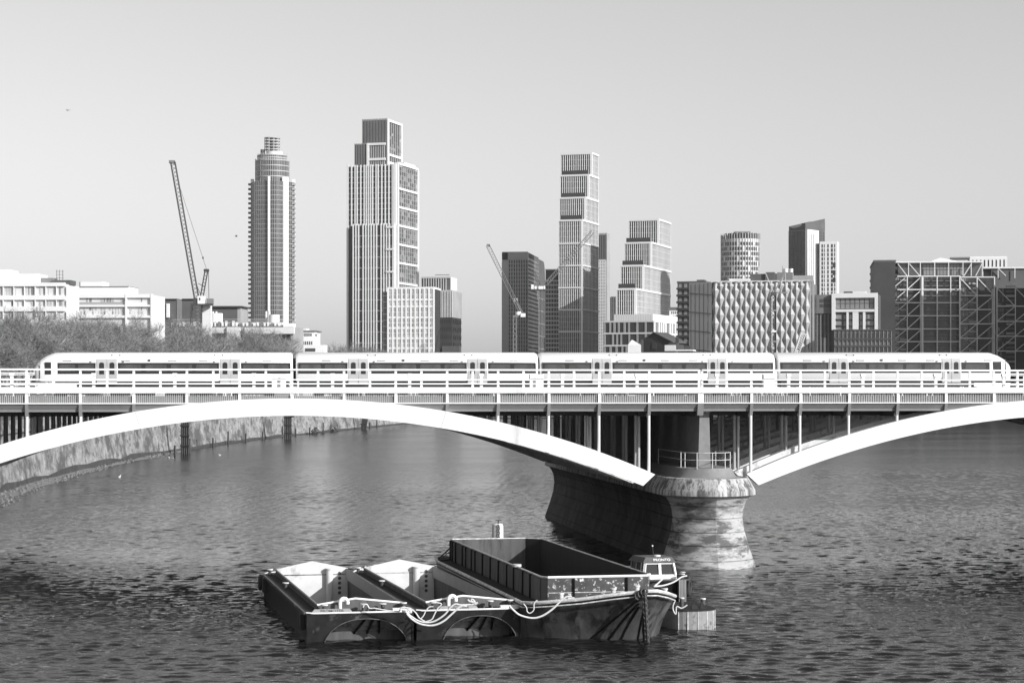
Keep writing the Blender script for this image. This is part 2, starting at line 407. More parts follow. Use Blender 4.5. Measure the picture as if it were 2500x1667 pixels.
# ---------------------------------------------------------------- the railway bridge
BY = 146.56
P_ = 3.7
XL, XR = 32.868, 33.088
BX0, BX1 = -27, 93
bridge = thing('railway_bridge', 'white steel railway bridge of wide flat arches on concrete piers, carrying a train', 'railway bridge', (0, BY, 0))
cols_left = [XL - P_ * i for i in range(0, 17)]
cols_right = [XR + P_ * i for i in range(0, 17)]
COLX = cols_left + cols_right
def ztop(u): return 12.25 - .0076 * u * u - 6e-7 * u ** 4
def zbot(u): return 11.02 - .00797 * u * u
def arch_z(x):
    u = x - 3.27 if x < 33 else x - 62.69
    return ztop(u)
def rib_mesh(xc, y0, y1, u0, u1, n, lip=True):
    rings = []
    for i in range(n + 1):
        u = u0 + (u1 - u0) * i / n; ub = u * 25.4 / 26.3
        rings.append([(xc + u, y0, ztop(u)), (xc + u, y1, ztop(u)), (xc + ub, y1, zbot(ub)), (xc + ub, y0, zbot(ub))])
    return MB().loft(rings)
rib_y = []
for k in range(10): rib_y += [5.1 * k + .05, 5.1 * k + 3.9]
for si, xc in enumerate((3.27, 62.69)):
    for ri, y in enumerate(rib_y):
        y0, y1 = (y - .35, y + .35) if ri == 0 else (y - .28, y + .28)
        mt = 'bridge_white' if ri == 0 else 'rib_paint'
        if ri == 0:
            for u0, u1 in ((-26.3, -11.02), (-11, 11), (11.02, 26.3)):
                rib_mesh(xc, y0, y1, u0, u1, 18).build('arch_rib', mt, bridge, smooth=False)
        else:
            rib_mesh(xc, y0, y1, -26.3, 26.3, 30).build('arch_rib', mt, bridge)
# decks, girders, cross beams and columns of the ten parallel tracks
for k in range(10):
    y = 5.1 * k
    for a, b in ((BX0, XL + .08), (XR - .08, BX1)):
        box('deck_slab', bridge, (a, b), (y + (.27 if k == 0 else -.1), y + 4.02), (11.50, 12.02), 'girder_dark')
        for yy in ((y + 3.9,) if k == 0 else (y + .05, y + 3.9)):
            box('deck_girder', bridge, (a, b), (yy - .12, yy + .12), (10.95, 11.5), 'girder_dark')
    box('ballast_bed', bridge, (BX0, BX1), (y + .5, y + 3.7), (12.02, 12.1), 'ballast')
crossbar = None
for x in COLX:
    for k in range(10):
        y = 5.1 * k
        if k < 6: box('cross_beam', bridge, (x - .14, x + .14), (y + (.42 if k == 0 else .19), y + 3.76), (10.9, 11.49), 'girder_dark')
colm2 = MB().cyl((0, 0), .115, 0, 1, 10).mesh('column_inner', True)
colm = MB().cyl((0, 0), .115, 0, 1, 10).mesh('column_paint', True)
n_col = 0
for ri, y in enumerate(rib_y):
    for x in COLX:
        if not (-25.5 < x < 91) or x in (XL, XR): continue
        u = x - 3.27 if x < 33 else x - 62.69
        if ri > 12 and abs(u) < 14: continue
        zt = 11.0 if ri == 0 else 10.95
        z0 = ztop(u) - .05
        if abs(u) > 26.2: z0 = 6.7
        if zt - z0 < .25: continue
        if n_col > 292: continue
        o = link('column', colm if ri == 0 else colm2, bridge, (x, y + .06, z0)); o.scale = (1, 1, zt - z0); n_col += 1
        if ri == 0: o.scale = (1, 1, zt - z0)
# front edge: upstand band, posts, grille, ledge, sloping beam, brackets
for a, b in ((BX0, XL + .1), (XR - .1, BX1)):
    box('edge_band', bridge, (a, b), (-.30, .0), (12.62, 13.05), 'bridge_white')
    box('ledge', bridge, (a, b), (-.28, .02), (11.86, 11.93), 'rail_white')
    box('backing_plate', bridge, (a, b), (.06, .1), (11.93, 12.42), 'beam_grey')
    mb = MB(); mb.loft([[(x, -.2, 11.86), (x, .26, 11.86), (x, .26, 11.30), (x, .12, 11.30), (x, .10, 11.45)] for x in (a, b)])
    mb.build('edge_beam', 'beam_grey', bridge)
    box('walkway', bridge, (a, b), (.0, .9), (12.62, 12.7), 'beam_grey')
for x in COLX:
    box('edge_post', bridge, (x - .1, x + .1), (-.22, -.03), (11.93, 12.62), 'rail_white')
    MB().loft([[(x + d, -.24, 11.86), (x + d, -.03, 11.0), (x + d, .2, 11.0), (x + d, .2, 11.86)] for d in (-.11, .11)]).build('bracket', 'beam_grey', bridge)
gm = MB()
x = BX0
while x < BX1:
    gm.box((x - .028, x + .028), (-.1, -.06), (11.93, 12.6)); x += .135
gm.build('grille_bars', 'column_inner', bridge, kind='stuff', fix=False)
# handrails
def railing(y, x0, x1, step, zs, post_w, m, z0=13.05, zt=14.32):
    for z, r in zs: box('handrail', bridge, (x0, x1), (y - .035, y + .035), (z - r, z + r), m)
    n = int(round((x1 - x0) / step))
    for i in range(n + 1):
        X = x0 + i * step; box('rail_post', bridge, (X - post_w / 2, X + post_w / 2), (y + .036, y + .12), (z0, zt), m)
hs = ((14.29, .06), (13.58, .045), (13.29, .05))
railing(-.15, XL - 16 * P_, XL, P_ / 2, hs, .17, 'rail_white', 13.0)
railing(-.15, XR, XR + 16 * P_, P_ / 2, hs, .17, 'rail_white', 13.0)
for k, ys in enumerate((26.0, 45.5)):
    railing(ys, BX0 + (k * 1.1), BX1 - 2, P_ * .75 + .3, ((13.35 + .9, .04), (13.75, .035), (13.3, .035)), .1, 'rail_white', 12.1, 14.25)
for px in (29, 229, 427, 620, 812, 1000, 1175, 1373, 1555, 1750, 1925, 2106, 2284, 2450):
    p = onY(px, 930, BY + 1.6)
    b = bridge
    MB().box((p.x - .11, p.x + .11), (1.5, 1.7), (12.7, 14.0)).box((p.x - .16, p.x + .16), (1.45, 1.75), (13.85, 14.05)).build('cable_post', 'rail_white', bridge)
for px in (681, 1310, 1880):
    p = onY(px, 930, BY + 1.0)
    o = box('equipment_cabinet', bridge, (p.x - .5, p.x + .5), (.92, 1.4), (12.72, 13.95), 'paint_white')
    box('equipment_cabinet', bridge, (p.x - .53, p.x + .53), (.89, 1.43), (13.95, 14.0), 'rail_white')
# hanging service pipe under the deck
for xa, xb in ((12, 31.5), (36, 52)):
    MB().tube([(xa, 31.0, 10.35), (xb, 31.0, 10.35)], .05, 6).build('service_pipe', 'column_paint', bridge)
# piers
LV = [(-1.5, 3.75), (0, 3.55), (.55, 3.38), (1.2, 3.14), (2.6, 2.72), (3.45, 2.6), (4.15, 2.66), (4.7, 2.85), (5.05, 3.1), (5.22, 3.5)]
CAP = [(5.22, 3.56), (5.55, 3.54), (6.45, 3.02)]
JO = [.55, 1.6, 2.55, 3.55, 4.45]
def stadium(xc, w, z, y0=0.0, y1=None, n=20):
    y1 = PIER_Y1
    r = []
    for i in range(n + 1):
        a = pi + pi * i / n; r.append((xc + w * cos(a), y0 + w * sin(a) * .84 - .2 * w * (1 - abs(cos(a))), z))
    for i in range(n + 1):
        a = pi * i / n; r.append((xc + w * cos(a), y1 + w * sin(a), z))
    return r
def wat(z):
    for (a, wa), (b, wb) in zip(LV, LV[1:]):
        if a <= z <= b: return wa + (wb - wa) * (z - a) / (b - a)
def make_pier(xc):
    pr = link('pier', None, bridge, (xc, 0, 0))
    cuts = [-1.5] + JO + [5.22]
    for a, b in zip(cuts, cuts[1:]):
        zs = sorted({a + .035, b - .035} | {z for z, _ in LV if a + .04 < z < b - .04} | {a + (b - a) * t for t in (.33, .66)})
        rings = [stadium(0, wat(max(a, a + .02)) - .10, a + .0)] + [stadium(0, wat(z), z) for z in zs] + [stadium(0, wat(min(b, b - .02)) - .10, b)]
        mb = MB().loft(rings); o = mb.build('concrete_lift', 'pier_stone', pr, smooth=True)
        o.data.set_sharp_from_angle(angle=radians(17)); o.data.materials.append(M['pier_shade'])
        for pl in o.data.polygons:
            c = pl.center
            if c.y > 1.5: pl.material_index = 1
    MB().loft([stadium(0, w, z) for z, w in [(5.22, 3.3)] + CAP + [(6.46, 2.2)]]).build('pier_cap', 'pier_cap', pr, smooth=True)
    MB().loft([stadium(0, w, z, .6) for z, w in ((6.4, 2.4), (6.5, 2.25), (7.15, 1.9))]).build('plinth', 'plinth', pr, smooth=True)
    MB().loft([[(-.42 * s, .9, z), (.42 * s, .9, z), (.42 * s, 50, z), (-.42 * s, 50, z)] for z, s in ((7.1, 1.12), (11.2, .85))]).build('diaphragm_wall', 'plinth', pr)
    box('bearing_block', pr, (-.42, .36), (.6, 1.7), (11.2, 11.42), 'pier_cap')
    pts = [(1.8 * cos(a), .55 + 1.8 * sin(a) * 1.02) for a in [radians(d) for d in range(165, 381, 18)]]
    pts = [(-1.8, 9)] + [(-1.8, 5)] + pts + [(1.8, 5), (1.8, 9)]
    for z in (7.75, 8.28): MB().tube([(x, y, z) for x, y in pts], .022, 6).build('guard_rail', 'column_paint', pr)
    for i, (x, y) in enumerate(pts):
        if i % 2 == 0: MB().tube([(x, y, 7.1), (x, y, 8.3)], .03, 6).build('guard_post', 'column_paint', pr)
    return pr
for xc in (33.5, -26.3, 92.5):
    PIER_Y1 = 57.5 if xc == 33.5 else 44.0
    make_pier(xc)

# ---------------------------------------------------------------- the train
TY, TZ = 163.0, 12.1
train = thing('passenger_train', 'white four-carriage electric train crossing the bridge', 'train', (23.4, TY, TZ))
train.rotation_euler = (0, radians(-.13), 0)
PROF = [(.08, 1.48), (0, 1.75), (0, 2.4), (.03, 2.95), (.16, 3.3), (.42, 3.56), (.85, 3.72), (1.4, 3.78), (1.95, 3.72), (2.38, 3.56), (2.64, 3.3), (2.77, 2.95), (2.8, 2.4), (2.8, 1.75), (2.72, 1.48)]
def carriage(x0, x1, nose, doors, cars_label, i):
    c = link('carriage', None, train, ((x0 + x1) / 2 - 23.4, 0, 0)); c['label'] = cars_label
    h = (x1 - x0) / 2
    def sec(x, k=1.0, zt=3.78, inset=0.0):
        r = []
        for y, z in PROF:
            z2 = z if z < 2.4 else 2.4 + (z - 2.4) * (zt - 2.4) / (3.78 - 2.4)
            r.append((x, y + inset if y < 1.4 else (y - inset if y > 1.4 else y), z2))
        return r
    xs = []
    if nose < 0: xs = [(-h, 2.62, .28), (-h + .12, 2.95, .14), (-h + .45, 3.30, .05), (-h + .9, 3.56, .01), (-h + 1.5, 3.76, 0), (-h + 2.2, 3.78, 0), (h - .12, 3.78, 0), (h, 3.7, .08)]
    elif nose > 0: xs = [(-h, 3.7, .08), (-h + .12, 3.78, 0), (h - 2.2, 3.78, 0), (h - 1.5, 3.76, 0), (h - .9, 3.56, .01), (h - .45, 3.30, .05), (h - .12, 2.95, .14), (h, 2.62, .28)]
    else: xs = [(-h, 3.62, .12), (-h + .25, 3.78, 0), (h - .12, 3.78, 0), (h, 3.7, .06)]
    mb = MB().loft([sec(x, 1, zt, ins) for x, zt, ins in xs])
    mb.build('body', 'train_body', c, smooth=True)
    if nose: 
        mb = MB(); s = -1 if nose < 0 else 1
        mb.loft([[(s * (h - .15), .25, .5), (s * (h - .15), 2.55, .5), (s * (h + .03), 2.5, 1.25), (s * (h + .03), .3, 1.25)], [(s * (h - 3.2), .1, .95), (s * (h - 3.2), 2.7, .95), (s * (h - 3.2), 2.7, 1.25), (s * (h - 3.2), .1, 1.25)]])
        mb.build('front_skirt', 'train_body', c)
    # the dark window band between the doors, panes in it
    dw = .78
    edges = [-h + (.18 if nose >= 0 else 1.75)]
    for d in doors: edges += [d - dw - .08, d + dw + .08]
    edges += [h - (.18 if nose <= 0 else 1.9)]
    for a, b in zip(edges[::2], edges[1::2]):
        box('window_band', c, (a, b), (-.012, .05), (2.08, 2.95), 'train_glass')
        n = max(1, int(round((b - a) / 1.75))); w = (b - a) / n
        for q in range(n):
            x = a + (q + .5) * w; k = .58 if n > 1 else .5
            MB().loft([[(x - k * w * .72, yy, 2.25), (x + k * w * .72, yy, 2.25), (x + k * w * .72, yy, 2.72), (x + k * w * .66, yy, 2.80), (x - k * w * .66, yy, 2.80), (x - k * w * .72, yy, 2.72)] for yy in (-.024, 0)]).build('window', 'train_pane', c)
    for d in doors:
        for s in (-1, 1):
            dx0, dx1 = (d - dw, d - .02) if s < 0 else (d + .02, d + dw)
            MB().loft([[(xx, -.03, 1.28), (xx, -.03, 2.95), (xx, .1, 3.26), (xx, .25, 3.26), (xx, .25, 1.28)] for xx in (dx0, dx1)]).build('door', 'train_door', c)
            m_ = (dx0 + dx1) / 2; w = .19
            pts = [(m_ - w, 2.05), (m_ + w, 2.05)] + [(m_ + w * cos(a), 2.86 + .12 * sin(a)) for a in [pi * t / 6 for t in range(7)]]
            MB().loft([[(x, yy, z) for x, z in pts] for yy in (-.045, -.02)]).build('door_window', 'train_glass', c)
    if nose:
        xw = -h + 1.0 if nose < 0 else h - 1.15
        box('cab_window', c, (xw - (.22 if nose < 0 else .45), xw + .25), (-.02, .1), (2.05, 3.0), 'train_glass')
        box('cab_door_line', c, (xw - (.62 if nose < 0 else -.62), xw - (.59 if nose < 0 else -.65)), (-.01, .05), (1.3, 3.2), 'iron')
        s = -1 if nose < 0 else 1
        box('windscreen', c, (s * (h + .0), s * (h + .012)), (.55, 2.25), (1.95, 2.5), 'train_glass')
    # roof brackets, marker plates, underframe, wheels
    for x in (-h * .38, h * .42):
        mb = MB().box((x - .32, x + .32), (.36, .4), (3.5, 3.53)).box((x - .34, x - .28), (.33, .4), (3.5, 3.6)).box((x + .28, x + .34), (.33, .4), (3.5, 3.6)); mb.build('roof_step', 'iron', c)
    for x in (-h * .12, ): box('number_plate', c, (x - .09, x + .09), (.0, .08), (3.06, 3.22), 'iron')
    for x in (-h * .3, h * .3, h * .06, -h * .75, h * .8): box('marking', c, (x - .33, x + .33), (.02, .1), (3.08, 3.16), 'train_door')
    for d in doors:
        for s in (-1, 1): box('door_lamp', c, (d + s * 1.25 - .08, d + s * 1.25 + .08), (-.01, .06), (3.0, 3.07), 'iron')
    box('sole_bar', c, (-h + (.3 if nose >= 0 else 1.6), h - (.3 if nose <= 0 else 1.6)), (.3, 2.5), (.95, 1.5), 'black_steel')
    for q, x in enumerate((-3.4, -1.5, .9, 3.0)): box('equipment_case', c, (x - .8, x + .7), (.15, 1.1), (.35, .95), 'black_steel')
    for x in (-h + 3.1, h - 3.1):
        bo = link('bogie', None, c, (x, 1.4, 0))
        box('bogie_frame', bo, (-1.6, 1.6), (-1.15, 1.15), (.45, .7), 'black_steel')
        for wx in (-1.25, 1.25):
            for wy in (-.82, .82):
                v = [(wx + .42 * cos(2 * pi * k / 14), 0, .42 + .42 * sin(2 * pi * k / 14)) for k in range(14)]
                MB().loft([[(a, wy - .07, b_) for a, _, b_ in v], [(a, wy + .07, b_) for a, _, b_ in v]]).build('wheel', 'iron', bo)
def tx(px): return onY(px, 900, TY).x
CARS = [(85, 715, -1, (261, 562), 'leading carriage with a driving cab at the left end'), (723, 1314, 0, (875, 1166), 'second carriage from the left'),
        (1319, 1893, 0, (1470, 1752), 'third carriage from the left'), (1900, 2470, 1, (2048, 2323), 'carriage with a driving cab at the right end')]
for i, (a, b, nose, ds, lb) in enumerate(CARS):
    x0, x1 = tx(a), tx(b); mid = (x0 + x1) / 2
    carriage(x0, x1, nose, [tx(d) - mid for d in ds], lb, i)
for a, b in ((715, 723), (1314, 1319), (1893, 1900)):
    box('gangway', train, (tx(a) - 23.4 - .1, tx(b) - 23.4 + .1), (.8, 2.0), (1.1, 3.3), 'rubber')
for k in (0, 1, 2, 3, 4, 5, 6, 7, 8, 9):
    for yy in (1.2, 2.63): box('rail', bridge, (BX0, BX1), (5.1 * k + yy - .03, 5.1 * k + yy + .03), (12.1, 12.25), 'iron')
# ---------------------------------------------------------------- boats
def bollard(par, x, y, z, s=1.0):
    b = link('bollard', None, par, (x, y, z))
    MB().cyl((0, 0), .10 * s, 0, .34 * s, 12).build('post', 'iron', b, smooth=True)
    MB().cyl((0, 0), .19 * s, .34 * s, .40 * s, 14).build('cap', 'gunwale', b, smooth=True)
    return b
def pipe_u(par, x, y, z, s=1.0):
    pts = [(x, y, z), (x, y, z + .42 * s)] + [(x + .17 * s - .17 * s * cos(a), y, z + .42 * s + .17 * s * sin(a)) for a in [pi * t / 6 for t in range(1, 7)]] + [(x + .34 * s, y, z + .33 * s)]
    MB().tube(pts, .085 * s, 10).build('vent_pipe', 'paint_white', par, smooth=True)
def lighter(name, label, px, py, yaw, nm, nm_x, seed, arch=(-1.75, 2.55)):
    r = random.Random(seed); W = 5.5; L_ = 24.0; Zd = 1.5
    p = onZ(px, py, Zd)
    c, s = cos(yaw), sin(yaw)
    t = thing(name, label, 'barge', (p.x + W / 2 * c, p.y + W / 2 * s, 0), yaw, 'open steel lighters moored side by side')
    hw = W / 2
    # hull shell with rounded stern; sides run forward past the raked swim bow
    for sgn in (-1, 1):
        x0, x1 = sorted((sgn * hw, sgn * (hw - .06)))
        mb = MB(); ring = [(0.0 + (.55 if sgn < 0 else 0), -.6), (0, Zd), (L_ - 1.6, Zd), (L_ - 1.2, -.6)]
        mb.loft([[(x, y, z) for y, z in ring] for x in (x0, x1)]); mb.build('hull_side', 'hull_black', t)
    st = MB(); rings = []
    for z, k in ((-.6, .2), (Zd, 0)):
        rings.append([(-hw, L_ - 1.6 - k, z), (-hw + .35, L_ - .7 - k, z), (-hw + 1.4, L_ - k, z), (hw - 1.4, L_ - k, z), (hw - .35, L_ - .7 - k, z), (hw, L_ - 1.6 - k, z), (hw - .2, L_ - 1.75, z), (-hw + .2, L_ - 1.75, z)])
    st.loft(rings).build('stern', 'hull_black', t)
    # bow fascia with the arched opening
    a0, a1 = arch; n = 24; xm = (a0 + a1) / 2; ra = (a1 - a0) / 2; up, lo = [], []
    xs = [-hw, a0] + [a0 + (a1 - a0) * i / n for i in range(1, n)] + [a1, hw]
    mb = MB(); rings = []
    for x in xs:
        u = (x - xm) / ra
        z = -.5 if abs(u) >= 1 else -.5 + 1.66 * (1 - abs(u) ** 2.3) ** .5
        rake = .0
        rings.append([(x, .12 * (Zd - z) / 2, z), (x, 0, Zd), (x, .08, Zd), (x, .12 * (Zd - z) / 2 + .08, z)])
    mb.loft(rings).build('bow_plate', 'hull_worn' if seed else 'hull_worn', t)
    rim = [(x, -.03, (-.5 + 1.66 * (1 - abs((x - xm) / ra) ** 2.3) ** .5)) for x in [a0 + (a1 - a0) * (i + .3) / (n + .3) for i in range(n + 1)] if abs((x - xm) / ra) < 1]
    MB().tube(rim, .022, 6).build('arch_rim', 'arch_edge', t)
    MB().loft([[(x, .3, 1.25), (x, 2.3, -.6), (x, 2.5, -.6), (x, .45, 1.3)] for x in (-hw + .07, hw - .07)]).build('swim_plate', 'swim_plate', t)
    for x0_, x1_ in ((.35, -.55), (.75, .35), (1.05, 1.28)):
        MB().tube([(xm + x0_ - .3, .28, 1.15), (xm + (x0_ + x1_) / 2 - .3, 1.15, .35), (xm + x1_ - .3, 2.1, -.45)], .06, 6).build('hull_rib', 'hull_black', t, smooth=True)
    # deck all round the hold
    hx = hw - .72; hy0, hy1 = 1.25, L_ - 1.9
    hxr = hw - .38
    box('side_deck', t, (-hw + .06, -hx), (hy0, hy1), (Zd - .08, Zd - .01), 'deck_steel')
    box('side_deck', t, (hxr, hw - .06), (hy0, hy1), (Zd - .08, Zd - .01), 'deck_steel')
    box('fore_deck', t, (-hw + .06, hw - .06), (.08, hy0), (Zd - .08, Zd - .012), 'deck_steel')
    MB().loft([[(-hw + .05, hy1, z), (-hw + .05, L_ - 1.7, z), (-hw + .4, L_ - .8, z), (-hw + 1.4, L_ - .1, z), (hw - 1.4, L_ - .1, z), (hw - .4, L_ - .8, z), (hw - .05, L_ - 1.7, z), (hw - .05, hy1, z)] for z in (Zd - .08, Zd - .012)]).build('aft_deck', 'deck_steel', t)
    # hold
    zf = -1.3
    box('hold_floor', t, (-hx, hxr), (hy0, hy1), (zf - .05, zf), 'hold_dark')
    box('hold_wall', t, (-hx - .05, -hx), (hy0, hy1), (zf, Zd + .28), 'hold_dark')
    box('hold_wall', t, (hxr, hxr + .05), (hy0, hy1), (zf, Zd - .1), 'hold_dark')
    box('coaming', t, (hxr - .12, hxr - .06), (hy0, hy1), (Zd - .35, Zd + .28), 'coaming_grey')
    box('hold_wall', t, (-hx, hxr), (hy0 - .05, hy0), (zf, Zd + .2), 'hold_dark')
    pk = .52
    MB().loft([[(-hx, y, zf), (hxr, y, zf), (hxr, y, Zd + .28), ((hxr - hx) / 2, y, Zd + .28 + pk * .9), (-hx, y, Zd + .28)] for y in (hy1, hy1 + .07)]).build('hold_end_wall', 'hold_light', t)
    mb = MB().cyl((hxr - 1.15, hy1 - .22), .21, zf, Zd + .34, 16); mb.build('corner_pipe', 'hold_light', t, smooth=True)
    MB().cyl((hxr - 1.15, hy1 - .22), .27, Zd + .30, Zd + .36, 16).build('corner_pipe_cap', 'hold_light', t, smooth=True)
    for k in range(5):
        z = Zd + .02 - k * .3; v, f = torus(.085, .018, 14, 5)
        o = MB().add(v, f).build('step_hole', 'iron', t, (hxr - .5, hy1 - .02, z)); 
        box('step_recess', t, (hxr - .57, hxr - .43), (hy1 - .012, hy1 + .005), (z - .06, z + .06), 'iron')
    # coaming rails
    MB().tube([(-hx - .03, hy0 - .04, Zd + .30), (-hx - .03, hy1, Zd + .30)], .055, 8).build('coaming_rail', 'coaming_grey', t, smooth=True)
    MB().tube([(hxr - .06, hy0, Zd + .29), (hxr - .06, hy1, Zd + .29)], .03, 8).build('coaming_rail', 'beam_grey', t, smooth=True)
    MB().loft([[(-hx, y, Zd - .01), (hxr, y, Zd - .01), (hxr, y, Zd + .26), (-.1, y, Zd + .26 + pk * .55), (-hx, y, Zd + .26)] for y in (hy0 - .11, hy0 - .052)]).build('front_coaming', 'coaming_panel', t)
    MB().tube([(-hx - .05, hy0 - .1, Zd + .30), (-.1, hy0 - .1, Zd + .31 + pk * .55), (hxr + .02, hy0 - .1, Zd + .31)], .055, 8).build('front_rail', 'paint_white', t, smooth=True)
    MB().tube([(-hx, hy1 + .035, Zd + .3), ((hxr - hx) / 2, hy1 + .035, Zd + .3 + pk * .9), (hxr, hy1 + .035, Zd + .3)], .035, 6).build('aft_rail', 'hold_light', t)
    # gunwale, strakes with gaps, fenders
    MB().tube([(-hw - .02, .12, Zd + .02), (-hw + .35, -.03, Zd + .0), (hw - .2, -.03, Zd + .0), (hw + .02, .15, Zd + .02)], .045, 6).build('bow_gunwale', 'paint_white', t, smooth=True)
    y = .5
    for sgn in (-1, 1):
        y = .35
        while y < L_ - 2.2:
            ln = r.uniform(4.0, 6.0); y2 = min(y + ln, L_ - 1.7)
            x0, x1 = sorted((sgn * hw, sgn * (hw + .11)))
            box('rubbing_strake', t, (x0, x1), (y, y2 - .16), (Zd - .12, Zd + .03), 'coaming_panel'); y = y2
    MB().tube([(-hw - .03, L_ - 1.7, Zd + .05), (-hw + .3, L_ - .8, Zd + .05), (-hw + 1.3, L_ - .05, Zd + .05)], .03, 6).build('stern_rail', 'paint_white', t)
    for (x, y) in ((-hx - .42, hy1 - .2), (-1.1, L_ - .55), (1.5, L_ - .55), (-hx - .4, 13.0), (-hx + .25, .62), (.25, .55), (1.25, .62), (hw - .4, .8)): bollard(t, x, y, Zd - .02)
    pipe_u(t, -.95, .72, Zd - .02, 1.15)
    # name board
    MB().loft([[(nm_x + sx_ * 1.02, y, z) for sx_, z in ((-1, Zd - .02), (1, Zd - .02), (1, Zd + .07), (.88, Zd + .2), (-.88, Zd + .2), (-1, Zd + .07))] for y in (.05, .09)]).build('name_board', 'nameboard', t)
    text_obj('lettering', nm, .2, 'letter_dark', t, (nm_x, .047, Zd + .09), (pi / 2, 0, 0), .004, sx=1.15)
    # deck winch gear
    for k in range(3):
        x = .45 + k * .42
        MB().cyl((x, .45), .07, Zd - .02, Zd + r.uniform(.12, .2), 10).build('deck_fitting', 'iron', t, smooth=True)
    box('fairlead', t, (hw - 1.05, hw - .1), (.1, .5), (Zd - .01, Zd + .14), 'paint_white')
    # side fenders on the left
    for y in ((.9, 2.0), (L_ - 3.2, L_ - 2.4)):
        box('side_fender', t, (-hw - .22, -hw), (y[0], y[1]), (.55, Zd - .13), 'rubber')
    return t
def ptloc(t, p):
    """world point for local coordinates of a root"""
    c, s = cos(t.rotation_euler.z), sin(t.rotation_euler.z)
    return Vector((t.location.x + p[0] * c - p[1] * s, t.location.y + p[0] * s + p[1] * c, t.location.z + p[2]))
lt1 = lighter('cargo_lighter', 'black open lighter with bright hold end wall, leftmost of the moored barges', 749, 1497, radians(5.0), 'PROMOTER', -1.45, 1, (-1.95, 2.5))
lt2 = lighter('cargo_lighter', 'black open lighter in the middle of the moored barges, white ropes over its bow', 1018, 1490, radians(5.6), 'PRIVATEER', -.55, 2, (-1.45, 2.6))
for (t, pos, lb) in ((lt1, (-2.95, 22.6, 1.0), 'rubber tyre fender hung on the far left corner of the leftmost lighter'), (lt2, (-2.92, 2.6, .9), 'rubber tyre fender squeezed between the two lighters near their bows')):
    v, f = torus(.36, .15, 20, 8, 'x'); p = ptloc(t, pos)
    tag(MB().add(v, f).build('tyre_fender', 'rubber', None, p, smooth=True), lb, 'tyre')

# the big barge
BYAW = radians(4.3)
bp = onZ(1467, 1472, 1.8)
big = thing('steel_barge', 'large rusty dark barge with high coaming round an empty hold, beside the pier', 'barge', (bp.x, bp.y, 0), BYAW)
GUN = [(1.75, -2.6, 2.62), (2.35, -2.45, 2.6), (3.1, -1.75, 2.4), (3.85, -.5, 2.12), (4.05, .9, 2.0), (4.05, 27, 1.8), (3.6, 29.5, 1.9), (2.2, 31, 2.0), (-2.2, 31, 2.0), (-3.7, 29.5, 1.9), (-4.05, 27, 1.8), (-4.05, .6, 1.82), (-3.7, -.2, 1.88), (-2.9, -.75, 1.98), (-1.4, -1.35, 2.15), (.2, -2.05, 2.42)]
WLN = [(1.6, -.6), (2.0, -.5), (2.6, .0), (3.1, .7), (3.5, 1.6), (3.9, 27), (3.3, 28.6), (2.0, 29.6), (-2.0, 29.6), (-3.4, 28.6), (-3.95, 27), (-3.95, 1.6), (-3.0, .8), (-2.1, .45), (-.8, .05), (.5, -.4)]
n = len(GUN); rings = []
for k in range(7):
    f_ = k / 6; q = f_ ** 1.35
    rings.append([(w[0] * (1 - q) + g[0] * q, w[1] * (1 - q) + g[1] * q, -.5 + (g[2] + .5) * f_) for g, w in zip(GUN, WLN)])
MB().loft(rings, caps=False).build('hull', 'barge_bow', big, smooth=True)
gl = [(g[0], g[1], g[2] + .02) for g in GUN]
MB().tube(gl[9:] + gl[:7], .10, 8).build('gunwale', 'gunwale', big, smooth=True)
MB().tube([(g[0], g[1] - .03, g[2] - .22) for g in (gl[10:] + gl[:6])], .035, 6).build('rubbing_band', 'gunwale', big, smooth=True)
# hull ribs spreading over the bow
def bowpt(i, f_):
    i0 = int(math.floor(i)) % n; i1 = (i0 + 1) % n; a = i - math.floor(i); q = f_ ** 1.35
    g = [GUN[i0][k] * (1 - a) + GUN[i1][k] * a for k in (0, 1, 2)]; w = [WLN[i0][k] * (1 - a) + WLN[i1][k] * a for k in (0, 1)]
    return Vector((w[0] * (1 - q) + g[0] * q, w[1] * (1 - q) + g[1] * q - .03, -.5 + (g[2] + .5) * f_))
for i0, i1, f0 in ((-.2, -2.1, .86), (-.15, -1.3, .8), (-.1, -.7, .74), (.35, .45, .66), (.3, 1.35, .72)):
    pts = [bowpt(i0 + (i1 - i0) * ((k / 8) ** 1.0), f0 + (.06 - f0) * k / 8) for k in range(9)]
    MB().tube(pts, .055, 6).build('bow_rib', 'hull_black', big, smooth=True)
# deck, hold and coaming
cx, y0, y1 = 2.95, .9, 28.2
ZD = 1.8; ZC = 3.12
deck = [(g[0] * .985, g[1] * .99 + .02, g[2] - .1) for g in GUN]
hold = [(-cx, y0), (cx, y0), (cx, y1), (-cx, y1)]
def deck_piece(nm, pts, z):
    MB().loft([[(x, y, zz) for x, y in pts] for zz in (z - .06, z)]).build(nm, 'deck_steel', big)
fp = [(d[0], d[1]) for d in deck]
MB().add([(d[0], d[1], d[2]) for d in (deck[11:] + deck[:5])] + [(cx, y0, 1.86), (-cx, y0, 1.86)], [tuple(range(len(deck[11:] + deck[:5]) + 2))]).build('fore_deck', 'deck_steel', big)
deck_piece('side_deck', [(-3.99, .9), (-cx, .9), (-cx, y1), (-3.99, 27.0)], ZD)
deck_piece('side_deck', [(cx, .9), (3.99, .9), (3.99, 27.0), (cx, y1)], ZD)
deck_piece('aft_deck', [(-3.99, 27), (-cx, y1), (cx, y1), (3.99, 27), (3.55, 29.4), (2.1, 30.8), (-2.1, 30.8), (-3.6, 29.4)], ZD + .06)
box('hold_floor', big, (-cx, cx), (y0, y1), (-1.7, -1.6), 'hold_black')
